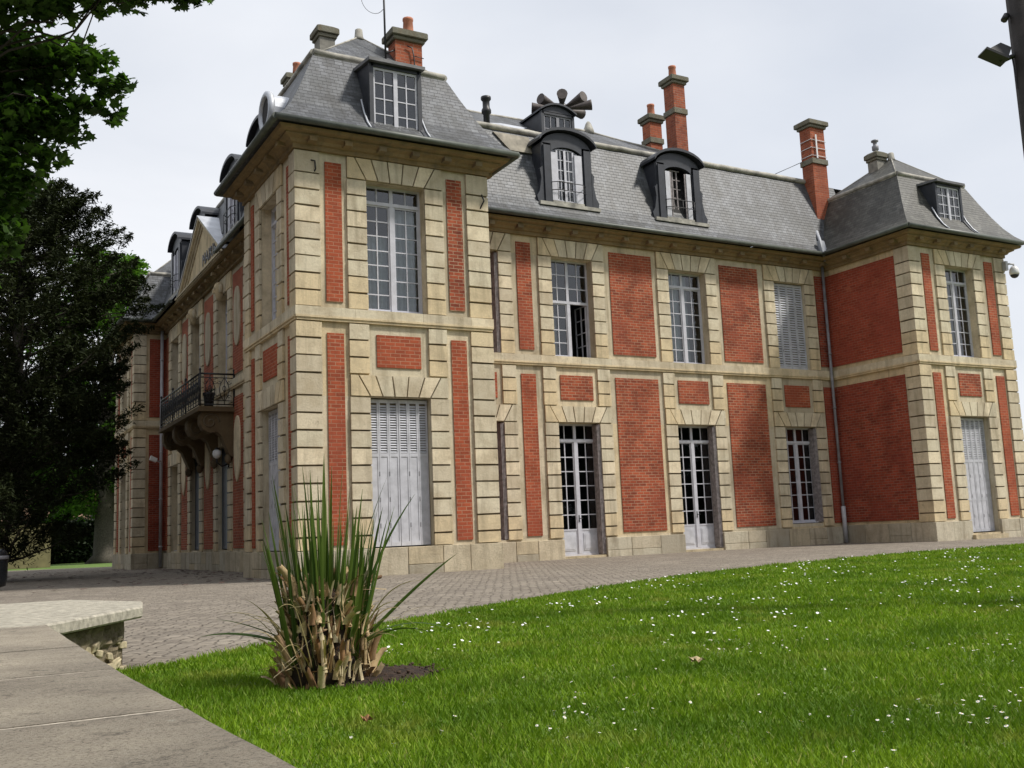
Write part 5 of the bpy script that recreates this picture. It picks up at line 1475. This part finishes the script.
broad('broadleaf_tree', 'fresh green broadleaf tree with a flared grey trunk behind the yew', 2.6, 50, 21.5, 5.2, M_lime, 26000, .36, .75, .22)
broad('broadleaf_tree', 'dark green broadleaf tree far behind at the left edge of the court', -7.5, 46, 15, 5.0, M_maple, 16000, .34, .5, .15)
broad('broadleaf_tree', 'low shadowy tree filling the gap under the yew beside the far pavilion', -.8, 60, 9, 4.6, M_yew, 12000, .34, .4, .1)
P = np.concatenate([np.c_[rng.random(16000) * 120 - 40, -52 - rng.random(16000) * 8, rng.random(16000) ** .8 * 15],
    np.c_[-27 - rng.random(16000) * 6, rng.random(16000) * 95 - 50, rng.random(16000) ** .8 * 20]])  # trees added out of view: dark reflections to the south, less sky west
ob = leaves_mesh('unseen_tree_belt', P, 1.8, M_hedge, None); tag(ob, 'unseen dark tree belt added behind the camera and to the west to cut sky light', 'trees', kind='stuff')
# hedge, garden wall, house far behind
b = MB()
P = np.c_[rng.random(26000) * 17 - 6.0, 57 + rng.random(26000) * 1.6, rng.random(26000) ** .8 * 3.0]
hd = empty('hedge', (1, 57.8, 0), 'dark clipped hedge closing the far side of the court behind the trees', 'hedge')
leaves_mesh('foliage', P, .30, M_hedge, hd)
b = MB(); b.box(-5.8, 10.8, 57.5, 58.2, 0, 2.7); b.build('branches', M_hedge, hd)
b = MB(); b.box(-6.5, -1.35, 41.5, 41.8, 0, 2.3); b.box(-6.55, -1.30, 41.45, 41.85, 2.3, 2.4)
tag(b.build('garden_wall', plain('ochre rendered wall', (.17, .15, .075), .9, 0, .25, 2)), 'low ochre garden wall glimpsed below the yew branches', 'wall')
ho = empty('house', (1, 72, 0), 'pinkish rendered house glimpsed far away between the dark trees', 'house')
b = MB(); b.box(-6, 8, 70, 80, 0, 5.0); b.build('wall', plain('pink render', (.40, .25, .19), .9, 0, .1, 1), ho)
b = MB(); b.prism([(-6.4, 69.6, 5), (8.4, 69.6, 5), (8.4, 80.4, 5), (-6.4, 80.4, 5)], [(-5.8, 74.8, 8), (7.8, 74.8, 8), (7.8, 75.2, 8), (-5.8, 75.2, 8)]); b.build('roof', plain('brown tile', (.18, .09, .06), .9, 0, .2, 3), ho)
b = MB()
for x in (-4.5, -1.5, 1.5, 4.5): b.box(x - .5, x + .5, 69.95, 70.02, 2.6, 4.2)
b.build('window', M_black, ho)

# litter bin at the far left edge
lb = empty('litter_bin', (-5.62, 4.9, 0), 'dark rounded litter bin cut off by the left edge of the picture', 'litter bin')
b = MB(); b.lathe((-5.62, 4.9, 0), [(.10, 0), (.12, .06), (.26, .10), (.29, .25), (.30, .72), (.28, .84), (.20, .93), (.05, .97)], 20); b.build('body', plain('dark glossy plastic', (.010, .012, .016), .22, 0, .2, 3), lb)
b = MB(); b.lathe((-5.62, 4.9, .70), [(.305, 0), (.31, .02), (.31, .06), (.305, .08)], 20); b.build('rim', M_pipe, lb)

# ------------------------------------------------------------------ street pole with floodlight at the right edge
def pole():
    F2v = Vector((.488, .873, 0)); R2 = Vector((.873, -.488, 0)); C0 = Vector((-6.652, -21.347, 0))
    bx, by = 2.10, -15.93
    base = Vector((bx, by, 0))
    o = empty('lamp_pole', (bx, by, 0), 'dark wooden pole rising at the right edge of the lawn', 'pole')
    b = MB(); b.tube([(bx, by, 0), (bx, by, 3), (bx, by, 7.2)], [.18, .165, .155], 14); b.build('shaft', plain('tarred wood', (.030, .024, .022), .8, 0, .4, 6, bmp=.4), o)
    b = MB(); q = base - R2 * .18; b.tube([(q.x, q.y, 5.44), (q.x - R2.x * .04, q.y - R2.y * .04, 5.38)], .03, 6); b.build('cable_clip', M_black, o)
    f = empty('floodlight', (bx, by, 5.2), 'square black floodlight on a bracket near the top of the pole at right', 'floodlight')
    a = Vector((bx, by, 5.04)) - R2 * .14; c = a - R2 * .14 + Vector((0, 0, -.06))
    b = MB(); b.tube([a + R2 * .1, a, c], .022, 6); b.tube([c, c + Vector((0, 0, .08)) - R2 * .05], .02, 6); b.build('bracket', M_black, f)
    # housing: shallow tilted box seen from below
    e1 = (-R2 * .80 + Vector((0, 0, .42))).normalized(); e3 = F2v; e2 = e1.cross(e3).normalized()
    if e2.z < 0: e2 = -e2
    cc = c - R2 * .05 + Vector((0, 0, .055))
    def Q(x, y, z): return tuple(cc + e1 * x + e3 * y + e2 * z)
    b = MB()
    b.hexa([Q(-.09, -.08, -.01), Q(.10, -.08, -.01), Q(.10, .08, -.01), Q(-.09, .08, -.01), Q(-.09, -.05, .11), Q(.02, -.05, .11), Q(.02, .05, .11), Q(-.09, .05, .11)])
    b.hexa([Q(-.10, -.09, -.03), Q(.13, -.09, -.03), Q(.13, .09, -.03), Q(-.10, .09, -.03), Q(-.10, -.09, -.008), Q(.13, -.09, -.008), Q(.13, .09, -.008), Q(-.10, .09, -.008)])
    b.build('housing', M_black, f)
    cb = empty('cable', (bx, by, 5.2), 'thin black cable hanging loose down from the floodlight beside the pole', 'cable')
    b = MB(); s = a + Vector((0, 0, -.03)) - R2 * .04
    b.tube([s, s + Vector((0, 0, -.3)) + R2 * .02, s + Vector((0, 0, -.6)) + R2 * .12, s + Vector((0, 0, -1.0)) + R2 * .18, s + Vector((0, 0, -1.6)) + R2 * .22], .007, 5)
    b.build('wire', M_black, cb)
pole()
